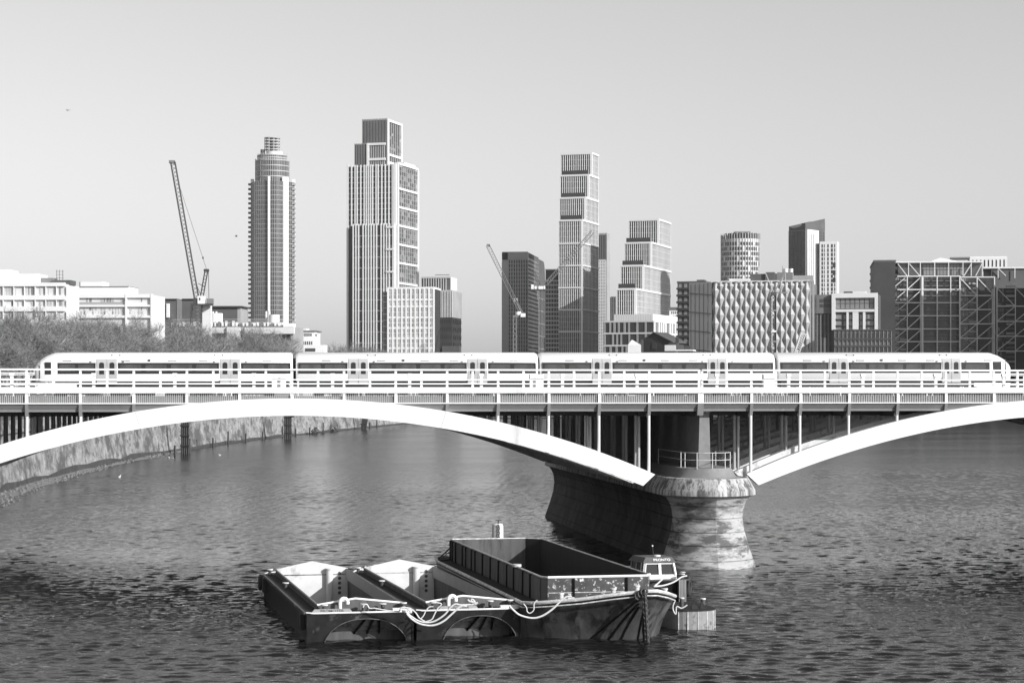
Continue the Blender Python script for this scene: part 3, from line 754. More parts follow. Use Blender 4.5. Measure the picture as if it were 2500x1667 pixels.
# coaming plan with clipped corners
CO = [(-cx + .25, y0 - .35, 0), (cx - .35, y0 - .35, .06), (cx, y0 + .25, .06), (cx, y1 - .9, 0), (cx - .9, y1, .0), (-cx + .2, y1, 0), (-cx, y1 - .3, 0), (-cx, y0 + .1, 0)]
def co_wall(nm, i, j, m, z0, zt, th=.06, off=0.0):
    a, b = Vector(CO[i][:2]), Vector(CO[j][:2]); d = (b - a).normalized(); nrm = Vector((-d.y, d.x)) * th; o = Vector((-d.y, d.x)) * off
    MB().loft([[(p.x, p.y, z0), (p.x, p.y, zt), (p.x + nrm.x, p.y + nrm.y, zt), (p.x + nrm.x, p.y + nrm.y, z0)] for p in (a + o, b + o)]).build(nm, m, big)
m_co = ['coaming_worn', 'coaming_worn', 'coaming_panel', 'coaming_panel', 'coaming_panel', 'coaming_panel', 'coaming_panel', 'coaming_panel']
for i in range(8):
    j = (i + 1) % 8
    co_wall('coaming_plate', i, j, m_co[i], ZD, ZC)
    co_wall('hold_wall', i, j, 'coaming_panel' if i == 4 or i == 5 else 'hold_black', -1.62, ZC - .01, .04, .062)
MB().tube([(a, b, ZC + .02) for a, b, _ in CO[:3]], .065, 8).build('coaming_rail', 'paint_white', big, smooth=True)
MB().tube([(a, b, ZC + .02) for a, b, _ in CO[2:6]], .04, 8).build('coaming_rail', 'gunwale', big, smooth=True)
MB().tube([(a, b, ZC + .02) for a, b, _ in CO[5:] + CO[:1]], .05, 8).build('coaming_rail', 'gunwale', big, smooth=True)
# stiffeners dividing the side coaming into plates
yy = y0 + .1; rr = random.Random(5)
while yy < y1 - .4:
    ln = rr.choice((1.2, 1.9, 2.4)); y2 = min(yy + ln, y1 - .35)
    box('side_panel', big, (-cx - .05, -cx + .0), (yy + .12, y2 - .06), (ZD + .02, ZC - .1), 'coaming_panel')
    box('stiffener', big, (-cx - .13, -cx), (y2 - .03, y2 + .06), (ZD, ZC - .04), 'hull_black'); yy = y2
for x in (-1.35, 1.5): box('stiffener', big, (x, x + .07), (y0 - .47, y0 - .35), (ZD, ZC - .03), 'hull_black')
box('front_seam', big, (-cx + .3, cx - .4), (y0 - .365, y0 - .35), (ZD + .52, ZD + .55), 'gunwale')
for (x, y, z) in ((-2.2, -.35, 1.93), (.35, -1.2, 2.2), (1.5, -1.6, 2.35), (3.5, .2, 2.0)):
    b = link('bollard', None, big, (x, y, z)); MB().cyl((0, 0), .13, 0, .45, 12).build('post', 'gunwale', b, smooth=True)
    MB().cyl((0, 0), .17, .42, .5, 12).build('cap', 'gunwale', b, smooth=True)
box('chock', big, (-1.95, -1.6), (-.9, -.6), (1.98, 2.22), 'paint_white')
MB().cyl((-.6, -.7), .28, 2.05, 2.3, 14).build('winch_drum', 'black_steel', big, smooth=True)
MB().cyl((1.0, -.6), .2, 2.05, 2.28, 14).build('winch_drum', 'black_steel', big, smooth=True)
MB().tube([(-2.95, 7.2, ZC + .02), (-2.95, 7.2, ZC + .16)], .26, 12).build('coaming_lug', 'gunwale', big, smooth=True)
for (x_, y_) in ((-3.9, 27.2), (-3.5, 29.4), (-2.0, 30.8), (-3.75, 28.3)): MB().tube([(x_, y_, 1.85), (x_ * .8 , y_ - 1.2, 2.75)], .03, 5).build('stern_stay', 'iron', big)
# chain hanging from the stem
ch = thing('anchor_chain', 'heavy rusty chain hanging from the stem of the large barge into the water', 'chain', ptloc(big, (1.55, -2.85, 2.6)), BYAW)
for k in range(22):
    v, f = torus(.105, .034, 12, 6, 'y' if k % 2 else 'x')
    v = [(a, b, c * 1.45) for a, b, c in v]
    o = MB().add(v, f).build('chain_link', 'iron', ch, (.012 * k, .012 * k, -.22 * k * .62), smooth=True)
for k in range(3):
    v, f = torus(.17, .06, 12, 6, 'y'); MB().add(v, f).build('shackle', 'iron', ch, (-.12 * k, .05 + .1 * k, .05 - .12 * k), smooth=True)

# pontoon with rounded end, right of the barge
pp = onZ(1690, 1487, 1.0)
pon = thing('mooring_pontoon', 'low round-ended steel pontoon with ribbed side and bollards, right of the large barge', 'pontoon', (pp.x, pp.y, 0), radians(6))
def pring(z, r): return [(r * 1.18 * cos(a), r * .9 * sin(a) + (0), z) for a in [pi + pi * i / 14 for i in range(15)]] + [(r * 1.18, 3.2, z), (-r * 1.6, 3.9, z)]
MB().loft([pring(-.5, 1.03), pring(1.0, 1.06)]).build('hull', 'pontoon', pon)
MB().loft([pring(1.0, 1.1), pring(1.06, 1.1)]).build('deck', 'deck_steel', pon)
for i in range(0, 6):
    a = pi + pi * (2 * i + 3) / 14 ; r = 1.05
    x, y = r * 1.19 * cos(a), r * .9 * sin(a)
    MB().tube([(x, y - .01, -.4), (x, y - .01, .98)], .028, 5).build('side_rib', 'gunwale', pon)
for x, y in ((-.35, .75), (.65, .1), (-1.0, 2.6)):
    b = link('bollard', None, pon, (x, y, 1.06)); MB().cyl((0, 0), .12, 0, .5, 12).build('post', 'iron', b, smooth=True)
    MB().cyl((0, 0), .15, .46, .53, 12).build('cap', 'gunwale', b, smooth=True)
for x in (-.15, .35): MB().loft([[(x, -.35, 1.06), (x + .45, -.35, 1.06), (x + .05, -.3, 1.45)], [(x, -.3, 1.06), (x + .45, -.3, 1.06), (x + .05, -.25, 1.45)]]).build('deck_cleat', 'deck_steel', pon)

# the tug
tp = onZ(1612, 1455, 0)
tp = at(1618, 1455, 123)
tug = thing('tug_boat', 'small tug with white wheelhouse lettered PRONTO and black hull, behind the large barge', 'tug', (tp.x, tp.y, 0), radians(5))
Zt = 1.35
hull = [(-1.9, .8), (-1.5, 0), (1.6, 0), (1.95, .9), (1.95, 8), (1.3, 9.5), (-1.3, 9.5), (-1.9, 8)]
MB().loft([[(x * .9, y * .96 + .3, -.5) for x, y in hull], [(x, y, Zt) for x, y in hull]]).build('hull', 'hull_black', tug)
MB().loft([[(x * .97, y * .99 + .05, z) for x, y in hull] for z in (Zt, Zt + .05)]).build('deck', 'deck_steel', tug)
MB().tube([(x, y, Zt + .06) for x, y in hull] + [(hull[0][0], hull[0][1], Zt + .06)], .06, 6).build('bulwark_rail', 'iron', tug)
for x in (1.15,):
    f0 = link('push_knee', None, tug, (x, -.28, 0)); box('knee_post', f0, (-.24, .24), (0, .3), (-.1, Zt + .12), 'iron')
    for k in range(5): box('wood_strip', f0, (-.23 + k * .095, -.16 + k * .095), (-.05, 0), (-.1, Zt + .1), 'wood')
for x, z in ((.1, 0), ): pass
# wheelhouse
wh = link('wheelhouse', None, tug, (.1, .9, Zt - .1)); wh.scale = (.92, .92, .92)
bw, tw, dy, hz = 1.18, 1.02, 2.3, 1.22
def ringw(k, z, e=0): 
    w = bw + (tw - bw) * k; fy = .22 * k
    return [(-w - e, fy - e, z), (w + e, fy - e, z), (w + e, dy, z), (-w * 1.3 - e, dy, z)]
MB().loft([ringw(0, 0), ringw(.28, .42)]).build('cabin_base', 'paint_white', wh)
MB().loft([[(x * .97, y + .05, z) for x, y, z in ringw(.28, .42)], [(x * .97, y + .05, z) for x, y, z in ringw(1, 1.2)]]).build('glazing', 'train_glass', wh)
for k in range(3):
    xb = (-1, 0.02, 1)[k] * (bw - .1); xt = (-1, .02, 1)[k] * (tw - .06)
    beam('window_post', wh, (xb, .05, .4), (xt, .2, 1.22), .17, 'paint_white', .1)
beam('window_post', wh, (-1.12, .6, .4), (-1.02, .7, 1.22), .1, 'paint_white', .1)
for y in (1.4, 2.25): beam('window_post', wh, (-1.12 - .3 * y / 2.3, y, .4), (-1.0 - .3 * y / 2.3, y, 1.22), .08, 'coaming_grey', .08)
box('window_head', wh, (-tw - .02, tw + .02), (.16, .26), (1.14, 1.24), 'paint_white')
box('window_sill', wh, (-bw + .06, bw - .06), (.03, .13), (.38, .46), 'paint_white')
MB().loft([[(-tw - .12, .08, 1.24), (tw + .12, .08, 1.24), (tw + .12, 2.5, 1.24), (-tw - .45, 2.5, 1.24)], [(-tw + .12, .35, 1.58), (tw - .1, .35, 1.58), (tw - .15, 2.3, 1.58), (-tw - .2, 2.3, 1.58)]]).build('roof', 'coaming_panel', wh)
MB().tube([(-.25, .6, 1.55), (-.32, .7, 2.3)], .018, 5).build('aerial', 'iron', wh)
MB().tube([(-.32, .7, 2.27), (-.32, .7, 2.36)], .05, 8).build('aerial_lamp', 'paint_white', wh)
MB().cyl((.1, 1.0), .22, 1.56, 1.68, 12).build('roof_lamp', 'paint_white', wh)
text_obj('lettering', 'PRONTO', .27, 'letter_white', wh, (.18, .19, 1.41), (radians(52), 0, 0), .01, sx=1.05)
box('counter', wh, (-.6, .9), (.5, .7), (.42, .62), 'gunwale')
for (x, y) in ((1.35, .4), (1.75, 1.6)): bollard(tug, x, y, Zt + .05, .9)
for x, z, y, lb, ax in ((-.55, .72, -.14, 'black tyre hanging on the bow of the tug, left of its wooden knee', 'y'), (2.08, .8, 1.5, 'scuffed tyre hanging on the right side of the tug', 'x')):
    v, f = torus(.42, .15, 20, 8, ax); p = ptloc(tug, (x, y, z))
    o = MB().add(v, f).build('tyre_fender', 'rubber', None, p, smooth=True); o.rotation_euler.z = radians(5) - (.5 if ax == 'x' else 0); tag(o, lb, 'tyre')

# ropes
def rope(label, a, b, sag, r=.045, n=18, side=0.0):
    pts = []
    for i in range(n + 1):
        t = i / n; p = a.lerp(b, t); p = Vector((p.x, p.y - side * 4 * t * (1 - t), p.z - sag * 4 * t * (1 - t))); pts.append(p - a)
    o = MB().tube(pts, r, 7).build('mooring_rope', 'rope', None, a, smooth=True); tag(o, label, 'rope'); return o
def rope_pts(label, pts, r=.04):
    P0 = pts[0]; sm = []
    for i in range(len(pts) - 1):
        p0, p1, p2, p3 = pts[max(i - 1, 0)], pts[i], pts[i + 1], pts[min(i + 2, len(pts) - 1)]
        for j in range(5):
            t = j / 5; sm.append(.5 * ((2 * p1) + (-p0 + p2) * t + (2 * p0 - 5 * p1 + 4 * p2 - p3) * t * t + (-p0 + 3 * p1 - 3 * p2 + p3) * t ** 3) - P0)
    sm.append(pts[-1] - P0)
    o = MB().tube(sm, r, 7).build('mooring_rope', 'rope', None, P0, smooth=True); tag(o, label, 'rope'); return o
def A(z, *p): return [at(x, y, z if isinstance(z, (int, float)) else z[i]) for i, (x, y) in enumerate(p)]
rope_pts('lowest white rope looping between the bows of the two lighters', A(103.0, (993, 1497), (1005, 1510), (1023, 1521), (1045, 1526), (1065, 1524), (1085, 1514), (1103, 1498), (1118, 1484), (1129, 1478), (1140, 1480)), .05)
rope_pts('upper white rope looping between the bows of the two lighters', A(103.3, (990, 1492), (1003, 1503), (1020, 1514), (1040, 1519), (1062, 1515), (1085, 1500), (1100, 1482), (1112, 1474), (1125, 1476), (1150, 1475)), .045)
rope_pts('thin rope dropping from the bollard on the left lighter to the rope loops', A(103.6, (982, 1482), (1000, 1484), (1014, 1494), (1024, 1508), (1037, 1516)), .035)
rope_pts('short rope hanging down from the middle lighter, right of the name board end', A(103.8, (1065, 1470), (1078, 1474), (1068, 1485), (1060, 1500), (1053, 1512), (1035, 1518)), .035)
rope_pts('short rope hanging over the left corner of the middle lighter', A(103.8, (1058, 1480), (1048, 1481), (1040, 1490), (1034, 1502), (1027, 1510)), .03)
rope_pts('white rope hanging in a curve from the middle lighter to the large barge', A(103.8, (1243, 1477), (1253, 1488), (1270, 1501), (1300, 1508), (1325, 1502), (1350, 1485), (1370, 1465), (1384, 1456), (1396, 1456)), .05)
rope_pts('thin rope loop hanging between the middle lighter and the large barge', A(105, (1278, 1473), (1285, 1482), (1287, 1492), (1294, 1496), (1303, 1488), (1304, 1472), (1312, 1464)), .03)
rope_pts('upper rope from the large barge to the tug wheelhouse', A((109, 115, 121), (1598, 1430), (1612, 1418), (1626, 1404)), .045)
rope_pts('lower rope from the large barge across to the tug knee', A((109, 112, 116, 120, 121.5), (1598, 1431), (1622, 1428), (1645, 1420), (1664, 1408), (1676, 1405)), .045)
rope_pts('rope between the sterns of the two lighters', A((127, 127.5, 128, 128.4), (852, 1401), (870, 1392), (886, 1388), (893, 1383)), .05)
rope_pts('coiled rope over the vent pipe on the middle lighter', A(104.7, (1142, 1463), (1148, 1468), (1152, 1462), (1158, 1466), (1160, 1474), (1166, 1470), (1150, 1476)), .04)
rope_pts('coiled rope on the foredeck of the left lighter', A(104.2, (886, 1482), (890, 1475), (897, 1476), (902, 1484), (914, 1484), (930, 1487), (950, 1490), (975, 1492)), .035)
rope_pts('bundle of white rope on the right corner of the left lighter', A(103.9, (974, 1492), (980, 1484), (988, 1482), (996, 1486), (1004, 1494), (990, 1494), (982, 1489), (996, 1490)), .05)
rope_pts('rope hanging from the right side of the large barge by the pontoon', A(108.5, (1648, 1466), (1643, 1478), (1644, 1490), (1650, 1498), (1652, 1480), (1664, 1484), (1678, 1476)), .035)

# mooring buoy beyond the barge
q = at(1215, HZ, 141)
bu = thing('mooring_pile', 'pale cylindrical mooring pile with a dark chain, rising behind the large barge', 'mooring pile', (q.x, q.y, 0))
MB().loft([[(r * cos(2 * pi * k / 20), r * sin(2 * pi * k / 20), z) for k in range(20)] for r, z in ((.40, -1.5), (.40, 2.2), (.39, 3.45), (.34, 3.62), (.2, 3.66))]).build('float', 'pale_wall', bu, smooth=True)
MB().tube([(0, -.2, 3.6), (.05, -.2, 3.9)], .05, 6).build('staff', 'iron', bu)
box('cross_bar', bu, (-.16, .22), (-.25, -.15), (3.86, 3.93), 'iron')
for k in range(6):
    v, f = torus(.08, .035, 10, 5, 'y'); MB().add(v, f).build('chain_link', 'iron', bu, (-.02 + .03 * (k % 2), -.43, 3.5 - .16 * k))

# gulls
def gull(px, py, label, s=1.0, flying=False, z=None):
    p = onZ(px, py) if not flying else at(px, py, z)
    g = thing('gull', label, 'gull', p, random.uniform(0, 6))
    if not flying:
        MB().loft([[(x, r * cos(2 * pi * k / 10) * .9, .1 + zc + r * sin(2 * pi * k / 10)) for k in range(10)] for x, r, zc in ((-.32, .01, .08), (-.2, .06, .05), (-.02, .12, .03), (.12, .10, .04), (.2, .05, .1), (.22, .045, .2), (.27, .06, .25), (.33, .04, .25), (.36, .01, .23))]).build('body', 'gull_white', g, smooth=True)
        MB().loft([[(-.36, 0, .2), (-.1, .12, .2), (.05, .12, .15)], [(-.36, 0, .22), (-.1, -.12, .2), (.05, -.12, .15)]]).build('wing', 'beam_grey', g)
    else:
        MB().loft([[(x, r * cos(2 * pi * k / 8), r * sin(2 * pi * k / 8)) for k in range(8)] for x, r in ((-.35, .02), (-.1, .1), (.15, .1), (.32, .02))]).build('body', 'iron', g)
        for sg in (-1, 1): MB().loft([[(.1, sg * .05, 0), (-.1, sg * .05, 0), (-.1, sg * .05, .02)], [(.12, sg * .45, .22), (-.06, sg * .45, .22), (-.06, sg * .45, .24)], [(-.05, sg * .95, .08), (-.1, sg * .95, .08), (-.1, sg * .95, .1)]]).build('wing', 'iron', g)
    g.scale = (s, s, s); return g
gull(292, 1166, 'white gull afloat alone below the left end of the arch', 1.1)
gull(413, 1118, 'tiny white gull afloat near the river wall, left one of three', .8)
gull(424, 1121, 'tiny white gull afloat near the river wall, middle one of three', .8)
gull(537, 1112, 'tiny white gull afloat off the river wall, right one of three', .9)
gull(165, 270, 'dark bird flying high in the upper left of the sky', .6, True, 300)
gull(577, 577, 'dark bird flying left of the round glass tower', .9, True, 380)
# ---------------------------------------------------------------- buildings
class Bld:
    """local frame: origin at the corner nearest the camera, x along the front face (to the right), y back along the right face, z up from the ground"""
    def __init__(s, name, label, cat, px, z, a, group=None, base=LAND):
        s.px, s.z, s.a, s.base = px, z, radians(a), base
        p = at(px, HZ, z); s.t = thing(name, label, cat, (p.x, p.y, base), -(s.a + TH), group)
        s.rc = (px - 1250) / FPX * z; s.count = {}
    def cam(s, x, y):
        return s.rc + x * cos(s.a) + y * sin(s.a), s.z - x * sin(s.a) + y * cos(s.a)
    def X(s, px, y=0.0):            # local x on the plane y that falls on column px
        k = (px - 1250) / FPX
        return (k * (s.z + y * cos(s.a)) - s.rc - y * sin(s.a)) / (cos(s.a) + k * sin(s.a))
    def Y(s, px, x=0.0):
        k = (px - 1250) / FPX
        return (k * (s.z - x * sin(s.a)) - s.rc - x * cos(s.a)) / (sin(s.a) - k * cos(s.a))
    def Z(s, py, x=0.0, y=0.0):
        return H - (py - HZ) / FPX * s.cam(x, y)[1] - s.base
    def box(s, name, x, y, z, m, **k): return box(name, s.t, x, y, z, m, **k)
    def place(s, side, off, s0, s1, z0, z1, d0, d1):
        """box extents for a piece on a face: d0..d1 = depth behind/in front of the face plane"""
        if side == 'F': return (s0, s1), (off - d1, off - d0), (z0, z1)
        if side == 'R': return (off + d0, off + d1), (s0, s1), (z0, z1)
        if side == 'L': return (off - d1, off - d0), (s0, s1), (z0, z1)
    def piece(s, name, side, off, s0, s1, z0, z1, d0, d1, m):
        n = s.count.get(name, 0); s.count[name] = n + 1
        x, y, z = s.place(side, off, s0, s1, z0, z1, d0, d1)
        if n < 295: return box(name, s.t, x, y, z, m)
        mb = s.count.setdefault(('mb', name, m), MB()); mb.box(x, y, z)
    def panes(s, side, off, s0, s1, z0, z1, nx, nz, m, fx=.8, fz=.7, d=.12, name='window', single=False, skip=0.0, rnd=None, z_al=.5):
        w, h = (s1 - s0) / nx, (z1 - z0) / nz
        if single and nx * nz + s.count.get(name, 0) <= 295:
            for i in range(nx):
                for j in range(nz):
                    if rnd and rnd.random() < skip: continue
                    s.piece(name, side, off, s0 + (i + .5 - fx / 2) * w, s0 + (i + .5 + fx / 2) * w, z0 + (j + z_al - fz / 2) * h, z0 + (j + z_al + fz / 2) * h, -.1, d, m)
            return
        mb = s.count.setdefault(('mb', name, m), MB())
        for i in range(nx):
            for j in range(nz):
                if rnd and rnd.random() < skip: continue
                mb.box(*s.place(side, off, s0 + (i + .5 - fx / 2) * w, s0 + (i + .5 + fx / 2) * w, z0 + (j + z_al - fz / 2) * h, z0 + (j + z_al + fz / 2) * h, -.05, d))
    def fins(s, side, off, s0, s1, z0, z1, n, w, d, m, name='fin', ends=True, d0=-.2):
        for i in range(n + 1):
            if not ends and i in (0, n): continue
            c = s0 + (s1 - s0) * i / n; s.piece(name, side, off, c - w / 2, c + w / 2, z0, z1, d0, d, m)
    def bands(s, side, off, s0, s1, z0, z1, n, h, d, m, name='floor_band', ends=True):
        for i in range(n + 1):
            if not ends and i in (0, n): continue
            c = z0 + (z1 - z0) * i / n; s.piece(name, side, off, s0, s1, c - h / 2, c + h / 2, -.2, d, m)
    def done(s):
        for k, mb in s.count.items():
            if isinstance(k, tuple): mb.build(k[1], k[2], s.t, kind='stuff', fix=False)
        return s.t

# --- round glass tower ------------------------------------------------------------------
b = Bld('glass_tower', 'tall round glass tower with a stepped crown, left of the tallest striped tower', 'skyscraper', 665, 1380, 0)
def petal(R, z, k=.06, n=60, ph=.3): return [(R * (1 + k * cos(5 * (2 * pi * i / n) + ph)) * cos(2 * pi * i / n), R * (1 + k * cos(5 * (2 * pi * i / n) + ph)) * sin(2 * pi * i / n), z) for i in range(n)]
R0 = 53.5 / FPX * 1380 * .96
zt = b.Z(447); zd1 = b.Z(440); zd2 = b.Z(394); zd3 = b.Z(382); z4 = b.Z(371); z5 = b.Z(334)
MB().loft([petal(R0, 0), petal(R0, zt)]).build('glass_shaft', 'glass_tower', b.t)
nf = 45
ringm = MB().loft([petal(R0 * 1.012, 0), petal(R0 * 1.012, .34)]).mesh('grey_wall')
ringm2 = MB().loft([petal(1.0, 0, .0), petal(1.0, .45, .0)]).mesh('metal_fin')
for i in range(1, nf): link('floor_band', ringm, b.t, (0, 0, zt * i / nf))
for i in range(60):
    p = petal(R0 * 1.004, 0)[i]
    box('mullion', b.t, (p[0] - .09, p[0] + .09), (p[1] - .09, p[1] + .09), (0, zt + .5), 'metal_fin')
for d, w in ((-92, 1.6), (-46, 4.4), (165, 2.2), (15, 2.2)):
    a = radians(d); x, y = R0 * 1.02 * cos(a), R0 * 1.02 * sin(a)
    box('wing_and_highlight', b.t, (x - w / 2, x + w / 2), (y - .4, y + .6), (0, zt + 3), 'white_fin', rotz=0)  # the wide wing paints the sun's highlight on the glass in white
for i in range(nf):        # balconies on the two outer edges
    z = zt * (i + .4) / nf
    for sg in (-1, 1): box('balcony', b.t, (sg * R0 * 1.0 - 1.6, sg * R0 * 1.0 + 1.6), (-4.5, -1.0), (z, z + 1.3), 'mid_wall' if sg < 0 else 'grey_wall')  # left balconies coloured darker to paint the tower's shaded side
for (px0, px1, za, zb) in ((626, 709, zt, zd2), (631, 704, zd2, b.Z(381))):
    R = (px1 - px0) / 2 / FPX * 1380
    MB().loft([petal(R, za, 0), petal(R, zb, 0)]).build('drum', 'glass_tower', b.t)
    nn = max(2, int((zb - za) / 3.3))
    for i in range(nn + 1):
        o = link('drum_band', ringm2, b.t, (0, 0, za + (zb - za) * i / nn - .3)); o.scale = (R * 1.015, R * 1.015, 1.2)
    for i in range(48):
        a = 2 * pi * i / 48; box('drum_mullion', b.t, (R * cos(a) - .12, R * cos(a) + .12), (R * sin(a) - .12, R * sin(a) + .12), (za, zb + 1.2), 'metal_fin')
MB().cyl((1.4, 0), 5.6, b.Z(381), z4, 24).build('core_top', 'white_fin', b.t, smooth=True)
MB().cyl((-6.4, -1), 1.5, b.Z(378), b.Z(366), 10).build('stair_top', 'dark_wall', b.t)
for i in range(10):
    a = 2 * pi * i / 10; x, y = 5.2 * cos(a), 5.2 * sin(a)
    box('lantern_post', b.t, (x - .2, x + .2), (y - .2, y + .2), (z4, z5), 'metal_fin')
for k in range(5):
    o = link('lantern_ring', ringm2, b.t, (0, 0, z4 + (z5 - z4) * (k + .6) / 5.2)); o.scale = (5.4, 5.4, .8)
MB().cyl((0, 0), 1.6, z4, z5 - 3, 10).build('turbine_core', 'grey_wall', b.t)
b.done()

# --- tallest striped tower ---------------------------------------------------------------
b = Bld('striped_tower', 'tallest tower, stepped, with white vertical stripes and big framed panels on its right side', 'skyscraper', 966, 1420, 17)
x0 = b.X(848); y1 = b.Y(1019); zt = b.Z(404)
b.box('shaft', (x0, 0), (0, y1), (0, zt), 'glass')
zmid = b.Z(549)
b.box('lower_block', (b.X(864), .0), (-2.5, 0), (0, zmid), 'glass')
# front face: groups of white fins between dark columns
rr = random.Random(4)
def striped(b, side, off, s0, s1, z0, z1, wid, rnd, fl=3.6, dark=.28):
    s = s0; n = 0
    while s < s1 - .3:
        b.piece('fin', side, off, s, s + .8, z0, z1 + 1.0, -.2, .75, 'white_fin')
        s += wid if rnd.random() > dark else wid * 1.7
    nz = int((z1 - z0) / fl)
    b.bands(side, off, s0, s1, z0, z1, nz, .35, .35, 'metal_fin')
    b.panes(side, off, s0, s1, z0, z1, int((s1 - s0) / wid), nz, 'glass_dark', .95, .8)
striped(b, 'F', 0, x0 + .3, 0, zmid, zt, 1.55, rr)
striped(b, 'F', -2.5, b.X(864) + .2, -.3, 0, zmid, 2.0, rr, 7.2)
b.box('corner_fin', (-1.6, .5), (-.9, .6), (zmid, zt + 1), 'white_fin')
b.box('corner_fin', (-1.4, .4), (-3.2, .2), (0, zmid), 'white_fin')
b.box('edge_fin', (x0 - .3, x0 + 1.1), (-.9, .4), (0, zt + 1.5), 'white_fin')
# right face, framed panels
zs = [b.Z(p, 0, y1 / 2) for p in (860, 820, 780, 738, 694, 645.5, 601, 555.5, 511, 466, 406)]
ym = y1 * .06
for z in zs: b.piece('frame_band', 'R', 0, ym, y1, z - .75, z + .75, -.2, .9, 'white_fin')
for c in (ym, y1 - .3): b.piece('frame_post', 'R', 0, c - .9, c + .9, 0, zt + .8, -.2, 1.1, 'white_fin')
b.fins('R', 0, ym, y1 - .3, 0, zt, 10, .35, .5, 'metal_fin', name='mullion', ends=False)
b.panes('R', 0, ym, y1, 0, zt, 10, 52, 'glass', .85, .78)
b.bands('R', 0, ym, y1, 0, zt, 52, .22, .3, 'metal_fin', name='transom')
# left framed strip near the corner on the lower front
for p in (555, 609, 664, 720): 
    z = b.Z(p); b.piece('frame_band', 'F', -2.5, b.X(946), -.1, z - .7, z + .7, 0, 1.1, 'white_fin')
# upper blocks
xa, xc_, zz = b.X(867), b.X(902), b.Z(350)
b.box('upper_block', (b.X(866, 6), b.X(899, 6)), (6, y1 - 2), (zt, b.Z(352, -20, 6)), 'glass_dark')
xb0, xb1 = b.X(899, 6), b.X(938, 6)
zc = b.Z(352, -15, 6)
b.box('upper_block', (xb0, xb1), (6.0, y1 - 2), (zt, zc - .3), 'glass')
b.fins('F', 6, b.X(867, 6), xb0, zt, zc + .8, 8, .5, .7, 'mid_wall')  # grey fins paint this part as turned from the sun
for z in (zc, b.Z(389, -15, 6)): b.piece('frame_band', 'F', 6, xb0, xb1 + 1, z - .8, z + .8, -.2, 1.0, 'white_fin')
b.piece('frame_post', 'F', 6, xb0 - .8, xb0 + .8, zt, zc + .8, -.2, 1.2, 'white_fin')
b.fins('F', 6, xb0, xb1, zt, zc, 9, .3, .5, 'metal_fin', name='mullion')
# crown: camera-side corner at px 945
yc = 9.0; xk = b.X(945, yc); xl = b.X(886, yc + 0)
ztop = b.Z(293, xk, yc)
yr = b.Y(979, xk)
b.box('crown', (xl, xk), (yc, yr), (zt, ztop), 'glass_dark')
b.fins('F', yc, xl, xk, zt, ztop + 1.0, 16, .5, .8, 'mid_wall', name='crown_fin')  # crown fins greyed so the face looks unlit
for z in (ztop - .2, b.Z(380.5, xk, yr / 2), b.Z(400, xk, yr / 2)): b.piece('frame_band', 'R', xk, yc, yr, z - .8, z + .8, -.2, .9, 'white_fin')
for c in (yc + .4, yr - .4): b.piece('frame_post', 'R', xk, c - 1, c + 1, zt, ztop + .6, -.2, 1.1, 'white_fin')
b.fins('R', xk, yc, yr, zt, ztop, 7, .3, .5, 'metal_fin', name='mullion', ends=False)
b.panes('R', xk, yc, yr, zt, ztop - 8, 7, 10, 'glass', .85, .8)
b.box('roof_plant', (-8, -1), (y1 * .45, y1 - 1.5), (zt, b.Z(394, 0, 15)), 'pale_wall')
b.done()

# --- white grid block in front of it -----------------------------------------------------
b = Bld('grid_block', 'white grid-fronted apartment block in front of the tallest tower', 'apartment block', 948, 1250, 8)
x1 = b.X(1059); zt = b.Z(706); 
# here the front face runs to the right of the origin
yb = 22.0
b.box('body', (0, x1), (0, yb), (0, zt), 'glass_dark')
b.box('roof_edge', (-.4, x1 + .4), (-.7, yb), (zt, zt + 1.2), 'white_render')
b.fins('F', 0, 0, x1, 0, zt, 10, 1.15, .9, 'white_render', name='pier')
b.fins('F', 0, 0, x1, 0, zt, 20, .4, .5, 'pale_wall', name='mullion', ends=False)
zz = [b.Z(p) for p in (732, 748.5, 775, 801, 826, 850)]
for z in zz: b.piece('floor_band', 'F', 0, 0, x1, z - .6, z + .6, -.2, .7, 'white_render')
for a_, b_ in zip([zt] + zz, zz): b.piece('transom', 'F', 0, 0, x1, (a_ + b_) / 2 - .3, (a_ + b_) / 2 + .3, -.2, .35, 'pale_wall')
b.panes('F', 0, 0, x1, 0, zt, 20, 24, 'glass_blind', .7, .75)
b.box('side_wing', (b.X(937, 3), 0), (1.2, yb), (0, zt - 1.5), 'mid_wall')
b.bands('F', 1.2, b.X(937, 3), 0, 6, zt - 4, 15, .4, .4, 'pale_wall', name='balcony')
b.done()

# --- dark block right of it --------------------------------------------------------------
b = Bld('dark_striped_block', 'dark block with pale vertical stripes above a painted shadow line, right of the white grid block', 'tower block', 1104, 1330, 12)
x0 = b.X(1058); y1 = b.Y(1126); zt = b.Z(711)
b.box('body', (x0, 0), (0, y1), (0, zt), 'black_wall')
b.box('roof_edge', (x0, .3), (-.3, y1), (zt, zt + .8), 'metal_fin')
zl = b.Z(775)  # stripes end at a shadow line; the black wall below paints shade
b.fins('F', 0, x0, 0, zl, zt, 12, .42, .6, 'pale_wall')
b.box('side_wall', (0, .4), (0, y1 + .3), (zl, zt), 'grey_wall')
b.panes('F', 0, x0, 0, 6, zl, 9, 9, 'glass_dark', .5, .5, single=True)
b.panes('R', .4, 1, y1, 6, zl, 4, 9, 'glass_dark', .5, .5, single=True)
xu0, xu1 = b.X(1029, 14), b.X(1100, 14); zu = b.Z(677, 0, 14)
b.box('upper_body', (xu0, xu1), (14, y1 + 6), (0, zu), 'dark_wall')
b.box('upper_side', (xu1 - .1, xu1 + .3), (14, y1 + 6), (zt, zu + .2), 'pale_wall')
b.fins('F', 14, xu0, xu1 - 3, zt - 10, zu, 10, .5, .7, 'metal_fin')
